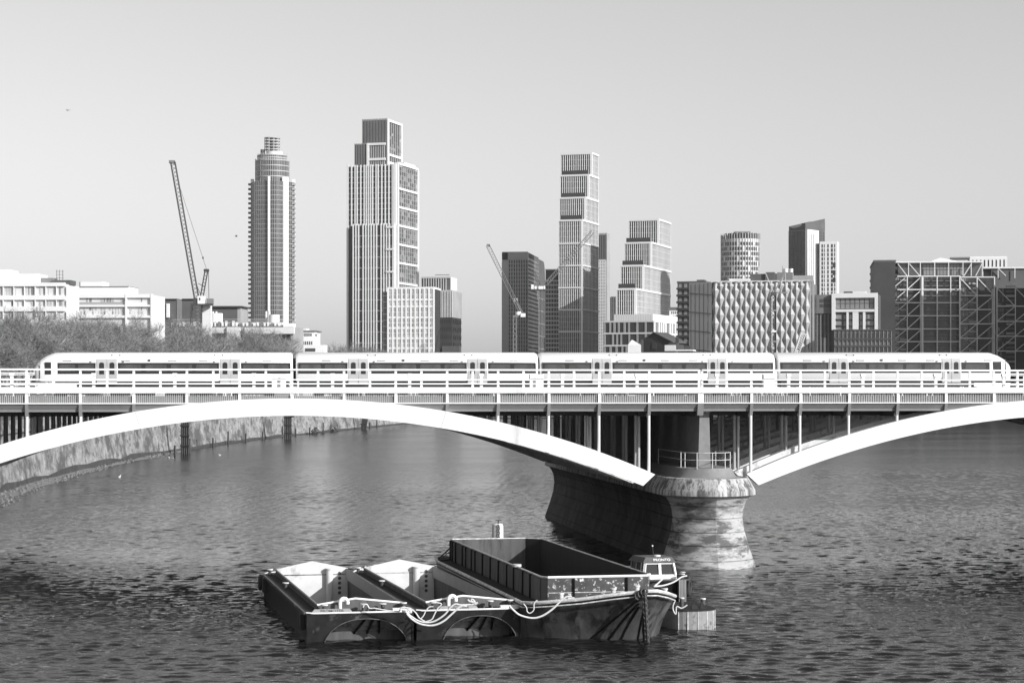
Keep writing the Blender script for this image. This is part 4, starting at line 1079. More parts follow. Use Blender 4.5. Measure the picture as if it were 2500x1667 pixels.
b.box('roof_edge', (xu0, xu1), (13.3, 14.2), (zu - .5, zu + .6), 'metal_fin')
b.box('cleaning_arm', (xu0 + 9, xu1 - 1), (15, 15.4), (zu + 1.6, zu + 2.0), 'dark_wall')
b.box('low_annex', (b.X(1085), b.X(1127)), (-6, -1), (0, b.Z(845)), 'dark_wall')
b.done()

# --- rounded dark tower with grid --------------------------------------------------------
b = Bld('round_cornered_tower', 'grey gridded tower with a dark side rounding over at the top, behind the small crane', 'skyscraper', 1289, 1400, 8)
x0 = b.X(1226); y1 = b.Y(1331); zt = b.Z(616)
b.box('body', (x0, 0), (0, y1 * .6), (0, zt), 'dark_wall')
pr = [(y1 * .6, 0), (y1, 0), (y1, zt - 16)] + [(y1 - 11 + 11 * cos(a), zt - 16 + 15 * sin(a)) for a in [pi / 2 * k / 6 for k in range(1, 7)]] + [(y1 * .6, zt - 1)]
MB().loft([[(x, y, z) for y, z in pr] for x in (x0 + 8, .05)]).build('rounded_wing', 'dark_wall', b.t)
b.box('corner_strip', (-.3, .4), (-.6, .3), (0, zt), 'metal_fin')
b.box('blank_strip', (x0 - .2, b.X(1240)), (-.5, 0), (0, zt), 'grey_wall')
b.box('head_band', (x0, 0), (-.5, 0), (zt - 5, zt + .4), 'grey_wall')
b.fins('F', 0, b.X(1241), 0, 0, zt - 5, 8, .8, .6, 'grey_wall')
b.bands('F', 0, b.X(1241), 0, 0, zt - 5, 34, .5, .4, 'grey_wall')
b.panes('F', 0, b.X(1241), 0, 0, zt - 5, 16, 34, 'glass_dark', .6, .7)
for i in range(10): 
    z = zt - 20 - i * 9; b.piece('side_band', 'R', .05, y1 * .62, y1, z, z + .5, 0, .3, 'grey_wall')
b.fins('R', 0, 0, y1 * .6, 0, zt - 2, 9, .3, .3, 'mid_wall', name='side_fin')
b.panes('R', 0, 0, y1 * .6, 0, zt - 3, 9, 34, 'glass', .5, .6)
b.done()

# --- small gridded block between it and the slender stepped tower -------------------------
b = Bld('gridded_block', 'low block with a white window grid, squeezed left of the slender stepped tower', 'tower block', 1332, 1380, 4)
x1 = b.X(1372); zt = b.Z(660)
b.box('body', (0, x1), (0, 20), (0, zt), 'dark_wall')
b.box('roof_edge', (-.2, x1), (-.4, 20), (zt, zt + .8), 'pale_wall')
b.fins('F', 0, 0, x1, 0, zt - 7, 6, .7, .5, 'grey_wall', name='pier')
b.bands('F', 0, 0, x1, 0, zt - 7, 26, .7, .7, 'white_render')
b.panes('F', 0, 0, x1, 0, zt - 7, 6, 26, 'glass_dark', .6, .6, single=True)
b.done()

# --- slender stepped tower ---------------------------------------------------------------
def stepped(name, label, px, z, a, xl_list, corners, right_px, tops, nfins, nR, fl_bands, mat_r='white_fin', grp=None):
    """tiers share the right face; each lower tier stands further forward"""
    b = Bld(name, label, 'skyscraper', px, z, a, grp)
    yback = b.Y(right_px, 0); yprev = yback
    for k, (cpx, lpx, ptop) in enumerate(zip(corners, xl_list, tops)):
        y = 0.0 if k == 0 else b.Y(cpx, 0)
        zt = b.Z(ptop, 0, y); zlow = 0 if k == len(corners) - 1 else b.Z(tops[k + 1], 0, y) - 1.5
        x0 = b.X(lpx, y)
        b.box('tier', (x0, 0), (y, yprev), (0, zt), 'glass_dark')
        nr = max(2, int(round((yback - y) / 3.4)))
        nfins = int(round(-x0 / 1.5)); b.fins('F', y, x0 + .4, -.3, zlow, zt + .6, nfins, .34, .7, 'white_fin')
        b.fins('R', 0, y + .8, yback - .2, zlow, zt + .6, nr, .6, .5, mat_r)
        b.piece('tier_edge', 'F', y, x0 - .1, .4, zt - .5, zt + .7, -.6, .9, 'white_fin')
        b.piece('tier_edge', 'R', 0, y, yback, zt - .5, zt + .7, -.6, .9, 'white_fin')
        b.piece('corner_post', 'F', y, -.75, .75, zlow, zt + .6, -.5, .92, 'white_fin')
        nz = max(2, int((zt - zlow) / 3.5))
        b.panes('F', y, x0, 0, zlow, zt, nfins, nz, 'glass_dark', .78, .8)
        b.panes('R', 0, y, yback, zlow, zt, nr, nz, 'glass_dark', .85, .85)
        b.bands('F', y, x0, 0, zlow, zt, nz, .22, .3, 'metal_fin', name='transom', ends=False)
        b.bands('R', 0, y, yback, zlow, zt, nz, .22, .3, 'metal_fin', name='transom', ends=False)
        if k > 0: b.piece('terrace_screen', 'F', y + 1.2, x0 + .8, -.8, zt, zt + 3.6, -.1, .1, 'glass_dark')
        yprev = y
    for p in fl_bands:
        zz_ = b.Z(p, 0, yprev)
        b.piece('frame_band', 'F', yprev, x0, .3, zz_ - .45, zz_ + .45, -.2, .95, 'white_fin'); b.piece('frame_band', 'R', 0, yprev, yback, zz_ - .45, zz_ + .45, -.2, .95, 'white_fin')
    return b
b = stepped('stepped_tower', 'slender tall stepped tower with white ribs, taller of the two stepped towers', 1444, 1380, 18,
            [1369, 1367.5, 1366, 1364], [1444, 1436.5, 1428.7, 1421], 1459.5, [375, 428, 483, 538], 12, [3, 2, 2, 3], (594, 648, 702, 756, 809))
b.done()
b = Bld('slab_tower', 'slab with bright window grid and dark louvred top, half hidden behind the slender stepped tower', 'tower block', 1481, 1480, 20)
x0 = b.X(1450); y1 = b.Y(1488); zt = b.Z(571); zl = b.Z(741)
b.box('body', (x0, 0), (0, y1), (0, zt), 'dark_wall')
b.box('side_wall', (-.1, .4), (-.4, y1), (0, zt + .6), 'grey_wall')
b.box('head', (x0, .3), (-.5, .2), (zt - .8, zt + .6), 'metal_fin')
b.fins('F', 0, x0, -.6, zt - 19, zt, 7, .5, .5, 'mid_wall', name='louvre')
b.fins('F', 0, x0, -.6, 0, zt - 19, 7, .8, .6, 'white_render', name='pier')
b.bands('F', 0, x0, -.6, 0, zt - 19, 44, 1.0, .5, 'white_render')
b.panes('F', 0, x0, -.6, 0, zt - 19, 7, 44, 'glass', .6, .6)
b.done()
b = Bld('narrow_block', 'narrow dark block wedged left of the broad stepped tower', 'tower block', 1492, 1450, 0)
b.box('body', (0, b.X(1504)), (0, 15), (0, b.Z(724)), 'dark_wall'); b.fins('F', 0, .4, b.X(1502), 0, b.Z(726), 2, .4, .4, 'mid_wall')
b.bands('F', 0, 0, b.X(1502), 0, b.Z(726), 18, .3, .3, 'mid_wall')
b.done()
b = stepped('stepped_tower', 'broad stepped tower with four terraces and white ribs, shorter of the two stepped towers', 1607, 1350, 18,
            [1535, 1525, 1515.5, 1505.5], [1607, 1589, 1570, 1551], 1636, [537, 593, 649, 706], 12, [4, 3, 3, 3], (), grp=None)
b.done()
# --- podium in front of the broad stepped tower ------------------------------------------
b = Bld('office_podium', 'long low office building with a white roof box, below the broad stepped tower', 'office building', 1596, 1240, 22)
x0 = b.X(1474); y1 = b.Y(1683); zt = b.Z(784)
b.box('body', (x0, 0), (0, y1), (0, zt), 'glass_dark')
rr = random.Random(9)
lv = [zt, b.Z(813), b.Z(843), 0]
for side, s0, s1, mt in (('F', x0, 0, 'grey_wall'), ('R', 0, y1, 'white_render')):  # shaded left and sunlit right face put into the wall colours
    for k in range(3):
        s = s0
        b.piece('floor_band', side, 0, s0, s1, lv[k] - .5, lv[k] + .5, -.2, .6, 'pale_wall' if side == 'F' else mt)
        step = 1.0 if side == 'F' else 1.6
        while s < s1 - 1:
            w = rr.uniform(.8, 1.1) * (1.2 if side == 'F' else 2.2)
            b.piece('pier', side, 0, s, s + w, lv[k + 1], lv[k], -.2, .5, mt); g = rr.choice((1.6, 2.6, 4.2)) * step
            nn = 1; b.piece('window', side, 0, s + w, min(s + w + g, s1), lv[k + 1] + .6, lv[k] - .6, -.05, .1, 'glass_dark' if side == 'F' else 'glass_blind'); s += w + g
xw0 = b.X(1503, 6)
b.box('roof_box', (xw0, -1.5), (3, y1 * .92), (zt, b.Z(766)), 'white_render')
n = 16
for i in range(n): b.piece('cladding_joint', 'F', 3, xw0 + i * (-1.5 - xw0) / n, xw0 + i * (-1.5 - xw0) / n + .1, zt, b.Z(767), 0, .06, 'grey_wall')
b.done()
# --- dark gabled house and its neighbours --------------------------------------------------
g = Bld('gabled_house', 'dark brick gabled house with an arched window, just above the train roof', 'house', 1597, 640, 30)
zr = g.Z(813); ze = g.Z(829); w = g.X(1562)
MB().loft([[(w, y, 0), (-w * 1.2, y, 0), (-w * 1.2, y, ze - .6), (0, y, zr), (w, y, ze - .9)] for y in (0, 9)]).build('wall', 'brick_dark', g.t)
MB().loft([[(-w * 1.35, y, ze - 1.1), (-w * 1.35, y, ze - .8), (0, y, zr + .35), (0, y, zr + .05)] for y in (-.4, 9.5)]).build('roof', 'roof_slate', g.t)
MB().loft([[(w * 1.25, y, ze - 1.6), (w * 1.25, y, ze - 1.3), (0, y, zr + .35), (0, y, zr + .05)] for y in (-.4, 9.5)]).build('roof', 'roof_slate', g.t)
MB().loft([[(x, y, z) for x, z in [(-.8, ze - 3), (.8, ze - 3)] + [(.8 * cos(a), ze - 1.6 + .8 * sin(a)) for a in [pi * k / 8 for k in range(9)]]] for y in (-.12, .1)]).build('window', 'glass', g.t)
for i in range(6): g.box('window', (w + 1 + i * 1.7, w + 1.5 + i * 1.7), (-.08, .1), (ze - 5.2, ze - 4.0), 'glass')
g.done()
g = Bld('lean_to_roof', 'long dark sloping roof running down left of the gabled house', 'outbuilding', 1566, 636, 10)
zt = g.Z(829); x0 = g.X(1532)
MB().loft([[(x0, y, 0), (0, y, 0), (0, y, zt), (x0, y, g.Z(862))] for y in (0, 8)]).build('wall', 'brick_dark', g.t)
g = Bld('pyramid_tent', 'small pale pyramid roof left of the gabled house', 'tent', 1549, 620, 0)
MB().loft([[(-2.0, 0, 0), (2.0, 0, 0), (2.0, 4, 0), (-2.0, 4, 0)], [(-2.0, 0, g.Z(842)), (2.0, 0, g.Z(842)), (2.0, 4, g.Z(842)), (-2.0, 4, g.Z(842))], [(-.7, 1.7, g.Z(829)), (-.6, 1.7, g.Z(829)), (-.6, 1.8, g.Z(829)), (-.7, 1.8, g.Z(829))]]).build('canopy', 'pale_wall', g.t)
for i, (a_, c_, t_, lb) in enumerate(((1626, 1652, 836, 'dark gabled annex right of the gabled house'), (1655, 1686, 851, 'low flat dark roof near the scalloped cube building, just above the train'))):
    g = Bld('low_house', lb, 'house', a_, 620 - 10 * i, 12)
    x1 = g.X(c_); zt = g.Z(t_)
    if i == 0:
        MB().loft([[(0, 0, 0), (0, 0, zt - 1.5), (x1 * .3, 0, zt), (x1, 0, zt), (x1, 0, 0)], [(0, 6, 0), (0, 6, zt - 1.5), (x1 * .3, 6, zt), (x1, 6, zt), (x1, 6, 0)]]).build('wall', 'brick_dark', g.t)
        g.box('chimney', (x1 * .8, x1 * .8 + 1), (2, 3), (zt, zt + 1.6), 'brick_dark'); g.box('wall', (x1 - 3.6, x1 - .2), (-.4, 0), (zt - 2.6, zt - .8), 'pale_wall')
    else:
        g.box('wall', (0, x1), (0, 6), (0, zt - .7), 'brick_dark'); g.box('roof', (-.8, x1 + .8), (-.6, 6.5), (zt - .7, zt - .3), 'white_render'); g.box('chimney', (x1 * .4, x1 * .4 + 2), (2, 3), (zt - .3, zt + .9), 'brick_dark')
    g.done()

# --- dark balcony block left of the cube ---------------------------------------------------
def balcony_block(name, label, px, z, a, lpx, rpx, ytop, nb, nx, lit=0.0):
    b = Bld(name, label, 'apartment block', px, z, a)
    x0 = b.X(lpx); y1 = b.Y(rpx); zt = b.Z(ytop)
    b.box('body', (x0, 0), (0, y1), (0, zt), 'black_wall')
    b.box('parapet', (x0 - .3, .3), (-.3, y1), (zt, zt + .9), 'dark_wall')
    fh = zt / nb
    for i in range(nb):
        b.piece('balcony', 'F', 0, x0 - .4, 0, i * fh, i * fh + 1.1, 0, 1.2, 'black_wall')
        b.piece('balcony', 'R', 0, 0, y1, i * fh, i * fh + 1.1, 0, 1.0, 'black_wall')
        for k in range(nx): b.piece('window', 'F', 0, x0 + (k + .2) * (-x0) / nx, x0 + (k + .75) * (-x0) / nx, i * fh + 1.2, (i + 1) * fh - .5, -.1, .1, 'glass_blind')
    return b
b = balcony_block('balcony_block', 'black balcony block directly left of the scalloped cube building', 1722, 1120, 18, 1654, 1760, 690, 17, 5)
b.box('roof_plant', (b.X(1698), b.X(1716)), (3, 9), (b.Z(690), b.Z(682)), 'dark_wall'); b.panes('R', 0, 1, b.Y(1760), 20, b.Z(694), 5, 15, 'glass', .4, .5, single=True); b.done()
b = Bld('link_block', 'thin pale block between the broad stepped tower and the black balcony block', 'office building', 1634, 1300, 5)
b.box('body', (0, b.X(1660)), (0, 12), (0, b.Z(757)), 'pale_wall'); b.box('roof', (-.5, b.X(1660)), (-.5, 12), (b.Z(757), b.Z(750)), 'dark_wall')
b.panes('F', 0, 1, b.X(1656), b.Z(800), b.Z(758), 4, 4, 'glass', .5, .6, single=True); b.done()

# --- cube building with scalloped sails ------------------------------------------------------
b = Bld('scalloped_cube', 'cube-shaped building wrapped in rows of pale scalloped sails', 'embassy building', 1738, 920, 12)
x1 = b.X(1978); zt = b.Z(688)
yl = 46.0
b.box('glass_body', (0, x1), (0, yl), (0, zt), 'glass_dark')
# here the front runs right of the origin; the left side recedes
xle = b.X(1684, 0)
MB().loft([[(-.1, .0, 0), (-.1, 0, zt), (-11.3, 8, zt), (-11.3, 8, 0)], [(0, 10, 0), (0, 10, zt), (-8, 18, zt), (-8, 18, 0)]]).build('left_side', 'pale_wall', b.t)
for q in range(6): beam('panel_joint', b.t, (-.3, -.25, zt * (q + .6) / 6.3), (-11.6, 7.7, zt * (q + .75) / 6.3), .35, 'mid_wall')
for q in range(5): beam('panel_joint', b.t, (-2 - q * 2.1, 1.1 + q * 1.5, 0), (-2 - q * 2.1, 1.1 + q * 1.5, zt - .5), .22, 'mid_wall')
pt = b.px
ncol = 19; cw = (x1 - 1.0) / ncol; rh = 39.6 / FPX * 920
def sail_mesh(m, s=1.0):
    """one sail: pinched at top and bottom, swelling forward and sideways in the middle"""
    mb = MB(); nz, nx_ = 10, 4; v = []
    for j in range(nz + 1):
        t = j / nz; q = (1 - abs(2 * t - 1)); sw = .27 + .33 * q ** 1.6
        dp = .25 + 1.15 * q ** 1.25
        for i in range(nx_ + 1):
            u = 2 * i / nx_ - 1
            v.append((u * sw * cw * 1.25, -dp * (1 - abs(u) ** 1.3) - .25, t * rh))
    f = [(j * (nx_ + 1) + i, j * (nx_ + 1) + i + 1, (j + 1) * (nx_ + 1) + i + 1, (j + 1) * (nx_ + 1) + i) for j in range(nz) for i in range(nx_)]
    mb.add(v, f)
    return mb.mesh(m)
sm = sail_mesh('scrim')
cnt = 0
for c in range(ncol):
    odd = c % 2
    z = zt - rh * (1.55 if odd else 1.05); 
    while z > -rh * .4 and cnt < 298:
        link('sail', sm, b.t, ((c + .75) * cw, -.15, z)); cnt += 1; z -= rh
    top = link('sail_top', sm, b.t, ((c + .75) * cw, -.15, zt - rh * (.55 if odd else .05))); top.scale = (1, 1, .55 if odd else .05)
b.box('roof_edge', (-.2, x1 + .4), (-.6, 0), (zt - .5, zt + .3), 'pale_wall')
for i in range(5): b.piece('side_panel', 'L', 0, i * 4, i * 4 + 3.8, 0, zt, 0, .1, 'mid_wall')
b.fins('F', 0, x1, x1 + 1.4, 0, zt, 1, .8, .6, 'scrim', name='edge_sail')
# roof structures
for p0, p1, t_, m_, d in ((1780, 1830, 679, 'white_fin', 6), (1832, 1897, 668, 'dark_wall', 10), (1897, 1935, 665, 'mid_wall', 12), (1935, 1985, 673, 'grey_wall', 14), (1868, 1890, 664, 'dark_wall', 9), (1742, 1788, 684.5, 'pale_wall', 5)):
    b.box('roof_plant', (b.X(p0, d), b.X(p1, d)), (d, d + 7), (zt, b.Z(t_, 30, d)), m_)
for p, r_ in ((1918, 1.2), (1931, .9)):
    MB().cyl((b.X(p, 12), 13), r_, b.Z(665, 30, 12), b.Z(656, 30, 12), 12).build('satellite_dome', 'white_fin', b.t, smooth=True)
MB().tube([(b.X(1910, 12), 13, b.Z(665, 30, 12)), (b.X(1910, 12), 13, b.Z(649, 30, 12))], .12, 5).build('mast', 'mid_wall', b.t)
b.done()

# --- round ribbed tower ----------------------------------------------------------------------
b = Bld('round_tower', 'round stone-clad tower with a screen round its top, behind the scalloped cube building', 'tower', 1808, 1330, 0)
R = 47 / FPX * 1330; zt = b.Z(586)
MB().cyl((0, 0), R, 0, zt, 40).build('drum', 'pale_wall', b.t)
MB().cyl((0, 0), R * .93, zt, b.Z(572), 30).build('crown', 'glass_dark', b.t)
nW = 22
for k in range(nW * 2):
    a = pi + pi * (k + .5) / nW
    if sin(a) > .25: continue
    for j in range(26):
        if (j + k) % 3 == 0 and k % 2: continue
        z = zt - 3.2 * (j + 1) - 1
        if z < 40: break
        cx_, cy_ = (R) * cos(a), (R) * sin(a)
        w = .62
        n_ = b.count.get('window', 0); b.count['window'] = n_ + 1
        if n_ < 290:
            o = box('window', b.t, (cx_ - .85, cx_ + .85), (cy_ - .12, cy_ + .12), (z, z + 2.1), 'glass_dark', rotz=a + pi / 2)
for k in range(44):
    a = 2 * pi * k / 44
    o = box('fin', b.t, ((R + .1) * cos(a) - .2, (R + .1) * cos(a) + .2), ((R + .1) * sin(a) - .3, (R + .1) * sin(a) + .3), (0, b.Z(571) if k % 2 else b.Z(574)), 'metal_fin', rotz=a + pi / 2)
ring2 = MB().loft([[(R * 1.01 * cos(2 * pi * i / 40), R * 1.01 * sin(2 * pi * i / 40), z) for i in range(40)] for z in (0, .6)]).mesh('pale_wall')
for j in range(0, 26): link('floor_band', ring2, b.t, (0, 0, zt - 3.2 * j - .5))
b.box('roof_plant', (-4, 6), (-3, 5), (b.Z(572), b.Z(566)), 'mid_wall')
b.done()

# --- wedge-topped tower ------------------------------------------------------------------------
b = Bld('wedge_tower', 'tower with a swooping dark wedge top, right of the round stone-clad tower', 'skyscraper', 1966, 1400, 38)
x0 = b.X(1926); y1 = b.Y(2014)
prof = [(x0, b.Z(553, x0)), (x0 * .75, b.Z(557, x0 * .75)), (x0 * .5, b.Z(556)), (0, b.Z(545))]
MB().loft([[(x, y, z0_) for x, z0_ in [(0, 0), (x0, 0)] + [(p, q + (y * .18)) for p, q in prof]] for y in (0, y1)]).build('body', 'dark_wall', b.t)
MB().loft([[(-3, y, b.Z(556)), (0.1, y, b.Z(556)), (0.1, y, b.Z(538) if y > 8 else b.Z(545)), (-3, y, b.Z(538) if y > 8 else b.Z(545))] for y in (.1, 12, y1)]).build('wedge', 'dark_wall', b.t)
b.fins('F', 0, x0, 0, 0, b.Z(562), 12, .3, .3, 'mid_wall')
b.panes('F', 0, x0, 0, 60, b.Z(566), 8, 26, 'glass', .45, .6, rnd=random.Random(2), skip=.3)
ys = b.Y(1994)
b.box('white_slab', (-.2, 1.6), (.3, ys), (0, b.Z(560)), 'white_render')
for i in range(3): b.piece('window', 'R', 1.6, 2 + i * 3, 2.8 + i * 3, 70, b.Z(570), -.05, .08, 'glass')
b.panes('R', .15, ys + 1, y1, 70, b.Z(560), 3, 22, 'glass', .5, .6, single=True)
b.done()
b = Bld('white_slab_tower', 'lower white slab tower with slit windows attached right of the wedge-topped tower', 'tower block', 2001, 1370, 14)
x1 = b.X(2044); zt = b.Z(590)
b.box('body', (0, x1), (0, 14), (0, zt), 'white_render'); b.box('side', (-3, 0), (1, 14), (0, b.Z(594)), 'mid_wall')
for k, (p, w) in enumerate(((2006, .9), (2012, .5), (2020, .9), (2029, 1.2), (2037, .6))):
    xx = b.X(p)
    for j in range(32):
        z = 30 + j * 2.9
        if z > zt - 4: break
        b.piece('window', 'F', 0, xx, xx + w, z, z + 2.3, -.05, .1, 'glass_dark' if k != 1 else 'glass')
for j in range(3): b.piece('balcony_recess', 'F', 0, b.X(2034), b.X(2040), b.Z(690) + j * 5, b.Z(690) + j * 5 + 3.2, -.05, .15, 'glass_dark')
b.done()

# --- framed white-front block --------------------------------------------------------------------
b = Bld('framed_block', 'block with a thick white frame round two glazed floors, right of the scalloped cube building', 'apartment block', 2031, 960, 14)
x1 = b.X(2143); zt = b.Z(719); zb = b.Z(811)
b.box('body', (0, x1), (0, 20), (0, zt), 'dark_wall')
fr = 1.7
b.box('frame_top', (0, x1), (-1.3, 0), (zt - fr, zt + .5), 'white_render'); b.box('frame_left', (0, fr), (-1.3, 0), (zb, zt - fr), 'white_render')
b.box('frame_right', (x1 - fr * .8, x1), (-1.3, 0), (zb, zt - fr), 'white_render'); b.box('frame_middle', (fr, x1 - fr * .8), (-1.25, 0), (b.Z(762), b.Z(756)), 'white_render')
b.panes('F', 0, fr, x1 - fr, b.Z(755), zt - fr, 8, 2, 'glass_blind', .8, .85, single=True)
for i, (p, w, m_) in enumerate(((2040, 14, 0), (2060, 7, 0), (2067, 5, 1), (2074, 7, 0), (2082, 14, 1), (2100, 5, 0), (2107, 6, 1), (2118, 15, 0))):
    xa_, xb_ = b.X(p), b.X(p + w)
    if m_: b.piece('wall_panel', 'F', 0, xa_, xb_, zb, b.Z(762), -.1, 1.1, 'white_render')
    else:
        for q in range(3): b.piece('window', 'F', 0, xa_, xb_, zb + q * 2.9, zb + q * 2.9 + 2.3, -.1, .15, 'glass_blind'); b.piece('balcony_rail', 'F', 0, xa_, xb_, zb + q * 2.9, zb + q * 2.9 + .5, .2, .9, 'dark_wall')
xl = b.X(1985)
b.box('left_wing', (xl, 0), (1.5, 18), (0, zt - 1.0), 'dark_wall'); b.box('left_fascia', (xl, 0), (.6, 1.5), (b.Z(765), zt), 'mid_wall')
b.panes('F', 1.5, xl + 3, 0, b.Z(752), b.Z(728), 6, 2, 'glass', .8, .7, single=True, d=1.0)
b.panes('F', 1.5, xl, 0, 8, b.Z(766), 10, 7, 'glass_dark', .6, .7, single=True)
b.fins('F', 1.5, xl, 0, 0, b.Z(766), 5, .9, .4, 'mid_wall')
b.box('roof_plant', (b.X(2058), b.X(2078)), (4, 9), (zt, b.Z(711)), 'dark_wall'); b.box('roof_plant', (b.X(2082), b.X(2112)), (4, 9), (zt, b.Z(711)), 'white_fin')
b.done()
b = Bld('low_dark_block', 'low dark glazed block below the white-framed block', 'office building', 2038, 900, 3)
x1 = b.X(2176); zt = b.Z(808)
b.box('body', (0, x1), (0, 14), (0, zt), 'dark_wall'); b.box('roof_edge', (-.3, x1), (-.5, 14), (zt, zt + .7), 'black_wall')
b.fins('F', 0, 0, x1, 0, zt, 14, .3, .4, 'mid_wall'); b.panes('F', 0, 0, x1, 2, zt, 26, 5, 'glass_dark', .7, .7, single=True)
for z in (b.Z(828), b.Z(845)): b.piece('floor_band', 'F', 0, 0, x1, z - .4, z + .4, -.1, .5, 'black_wall')
b.done()
b = balcony_block('balcony_block', 'dark block with painted sunlit patches between the white-framed block and the steel-framed apartments', 2174, 1040, 8, 2125, 2186, 655, 19, 4)
rr = random.Random(12)
for i in range(34):
    xx = rr.uniform(b.X(2140), -1); zz_ = b.Z(690) * rr.random(); b.piece('sunlit_patch', 'F', 0, xx, xx + rr.uniform(.6, 2), zz_, zz_ + rr.uniform(.3, 1.6), .9, 1.4, 'white_fin')  # white boxes paint scattered sunlit bits on the balconies
b.done()
b = Bld('white_fin_block', 'white block with deep vertical slots on its top floors, behind the steel-framed apartments', 'apartment block', 2368, 1220, 10)
x1 = b.X(2458); zt = b.Z(629)
b.box('body', (0, x1), (0, 20), (0, zt - 1.5), 'dark_wall'); b.box('cornice', (-.3, x1 + .3), (-1, 20), (zt - 1.5, zt), 'white_render')
b.fins('F', 0, .5, x1 - .5, 0, zt - 1.5, 9, 1.4, 1.0, 'white_render', name='pier'); b.bands('F', 0, 0, x1, 0, zt, 12, 1.0, .5, 'white_render')
b.box('roof_slab', (b.X(2320), 0), (-2, 10), (b.Z(632), b.Z(628)), 'mid_wall')
b.done()

# --- steel-framed glass apartments ------------------------------------------------------------------
b = Bld('steel_framed_apartments', 'stepped glass apartments behind a white tubular steel frame with diagonals, at the right edge', 'apartment block', 2175, 1010, 3)
zt = b.Z(674); zp = b.Z(636)
x = lambda p, y=0: b.X(p, y)
b.box('main_block', (x(2176), x(2345)), (3, 26), (0, zt), 'glass_dark')
b.box('second_block', (x(2345), x(2428)), (2, 26), (0, b.Z(676)), 'glass_dark')
b.box('third_block', (x(2428), x(2520)), (-1, 26), (0, b.Z(702)), 'glass_dark')
b.box('rear_block', (x(2420, 8), x(2520, 8)), (8, 30), (0, b.Z(656, 40, 8)), 'dark_wall')
b.box('rear_roof', (x(2398, 7), x(2520, 7)), (7, 30), (b.Z(656, 40, 8), b.Z(652, 40, 8)), 'steel_tube')
b.box('penthouse', (x(2192, 5), x(2400, 5)), (5, 22), (zt, zp - 1.0), 'glass')
b.box('penthouse_roof', (x(2178, 2), x(2399, 2)), (2, 24), (zp - 1.0, zp - .3), 'steel_tube')
MB().loft([[(x(2275), 6, zp - .3), (x(2300), 6, b.Z(628)), (x(2350), 6, zp - .3)], [(x(2275), 14, zp - .3), (x(2300), 14, b.Z(628)), (x(2350), 14, zp - .3)]]).build('roof_ridge', 'white_fin', b.t)
b.panes('F', 5, x(2253, 5), x(2352, 5), zt + .5, zp - 1.5, 12, 2, 'glass_blind', .85, .85, single=True)
# window walls behind the frame
b.panes('F', 3, x(2182), x(2198), 2, zt, 3, 24, 'glass_blind', .8, .75, single=True)
b.panes('F', 3, x(2256), x(2340), 2, zt, 10, 24, 'glass_dark', .8, .75)
b.panes('F', 2, x(2346), x(2366), 2, b.Z(678), 4, 24, 'glass', .8, .75)
b.panes('F', -1, x(2430), x(2450), 2, b.Z(704), 4, 22, 'glass', .8, .75)
for j in range(24):
    z = 2 + j * (zt - 2) / 24
    b.piece('balcony', 'F', 3, x(2199), x(2214), z, z + 1.0, 0, 1.4, 'grey_wall' if j % 2 else 'dark_wall')
    b.piece('balcony', 'F', 2, x(2366), x(2384), z * .97, z * .97 + 1.0, 0, 1.4, 'grey_wall' if j % 2 else 'dark_wall')
    b.piece('balcony', 'F', -1, x(2455), x(2478), z * .94, z * .94 + 1.0, 0, 1.4, 'grey_wall' if j % 2 else 'dark_wall')
    b.piece('balcony', 'F', 3, x(2258), x(2342), z, z + .3, 0, .9, 'mid_wall')
# proud black panels paint the shade of the recessed shafts
b.box('recess', (x(2216), x(2246)), (2.6, 3.1), (0, zt), 'black_wall'); b.box('recess', (x(2387), x(2414)), (1.6, 2.1), (0, b.Z(700)), 'black_wall'); b.box('recess', (x(2482), x(2510)), (-1.4, -.9), (0, b.Z(748)), 'black_wall')
b.box('lift_tower', (x(2247), x(2255)), (.4, 3), (0, zt), 'pale_wall'); b.box('lift_tower', (x(2422), x(2428)), (-.6, 2), (0, b.Z(706)), 'pale_wall')
def fb(x0_, z0_, x1_, z1_, y, w=.42): beam('frame_tube', b.t, (x0_, y, z0_), (x1_, y, z1_), w, 'steel_tube')
def frame(yf, cols, rows, diags, zcap=None):
    X_ = [x(p, yf) for p in cols]; Z_ = [b.Z(p, 0, yf) for p in rows]
    for k, xx in enumerate(X_): fb(xx, 0, xx, Z_[0], yf, .45)
    for z in Z_: fb(X_[0], z, X_[-1], z, yf + .25, .5)
    for (c, r, dr) in diags:
        xa_, xb_ = X_[c], X_[c + 1]
        za, zb_ = (Z_[r + 1], Z_[r]) if dr > 0 else (Z_[r], Z_[r + 1])
        fb(xa_, za, xb_, zb_, yf + .6, .38)
frame(.0, [2176, 2215, 2251, 2288, 2321, 2344], [674.5, 707, 739, 771, 803, 834, 866], [(c, r, 1) for c in (0, 1) for r in range(6)])
frame(-1.2, [2343, 2385.5, 2428], [677, 722, 756, 791, 826, 862], [(c, 0, -1) for c in (0, 1)] + [(c, r, 1) for c in (0, 1) for r in range(1, 5)])
frame(-3.4, [2434, 2479, 2524], [703, 748, 785, 821, 857], [(c, 0, -1) for c in (0, 1)] + [(c, r, 1) for c in (0, 1) for r in range(1, 4)])
Xp = [x(p, 1) for p in (2176, 2218, 2247, 2282, 2316, 2351, 2371, 2398)]
for xx in Xp[1:]: fb(xx, zt, xx, zp - 1, 1, .35)
fb(Xp[0], zt, Xp[0], b.Z(640), 1, .35)
for a_, c_, dr in ((2192, 2215, -1), (2220, 2246, -1), (2353, 2372, 1), (2382, 2398, 1)):
    fb(x(a_, .8), (zp - 1.6 if dr < 0 else zt), x(c_, .8), (zt if dr < 0 else zp - 1.6), .8, .35)
fb(x(2437, 6), b.Z(656, 40, 8), x(2456, 6), b.Z(674, 40, 8), 6, .35)
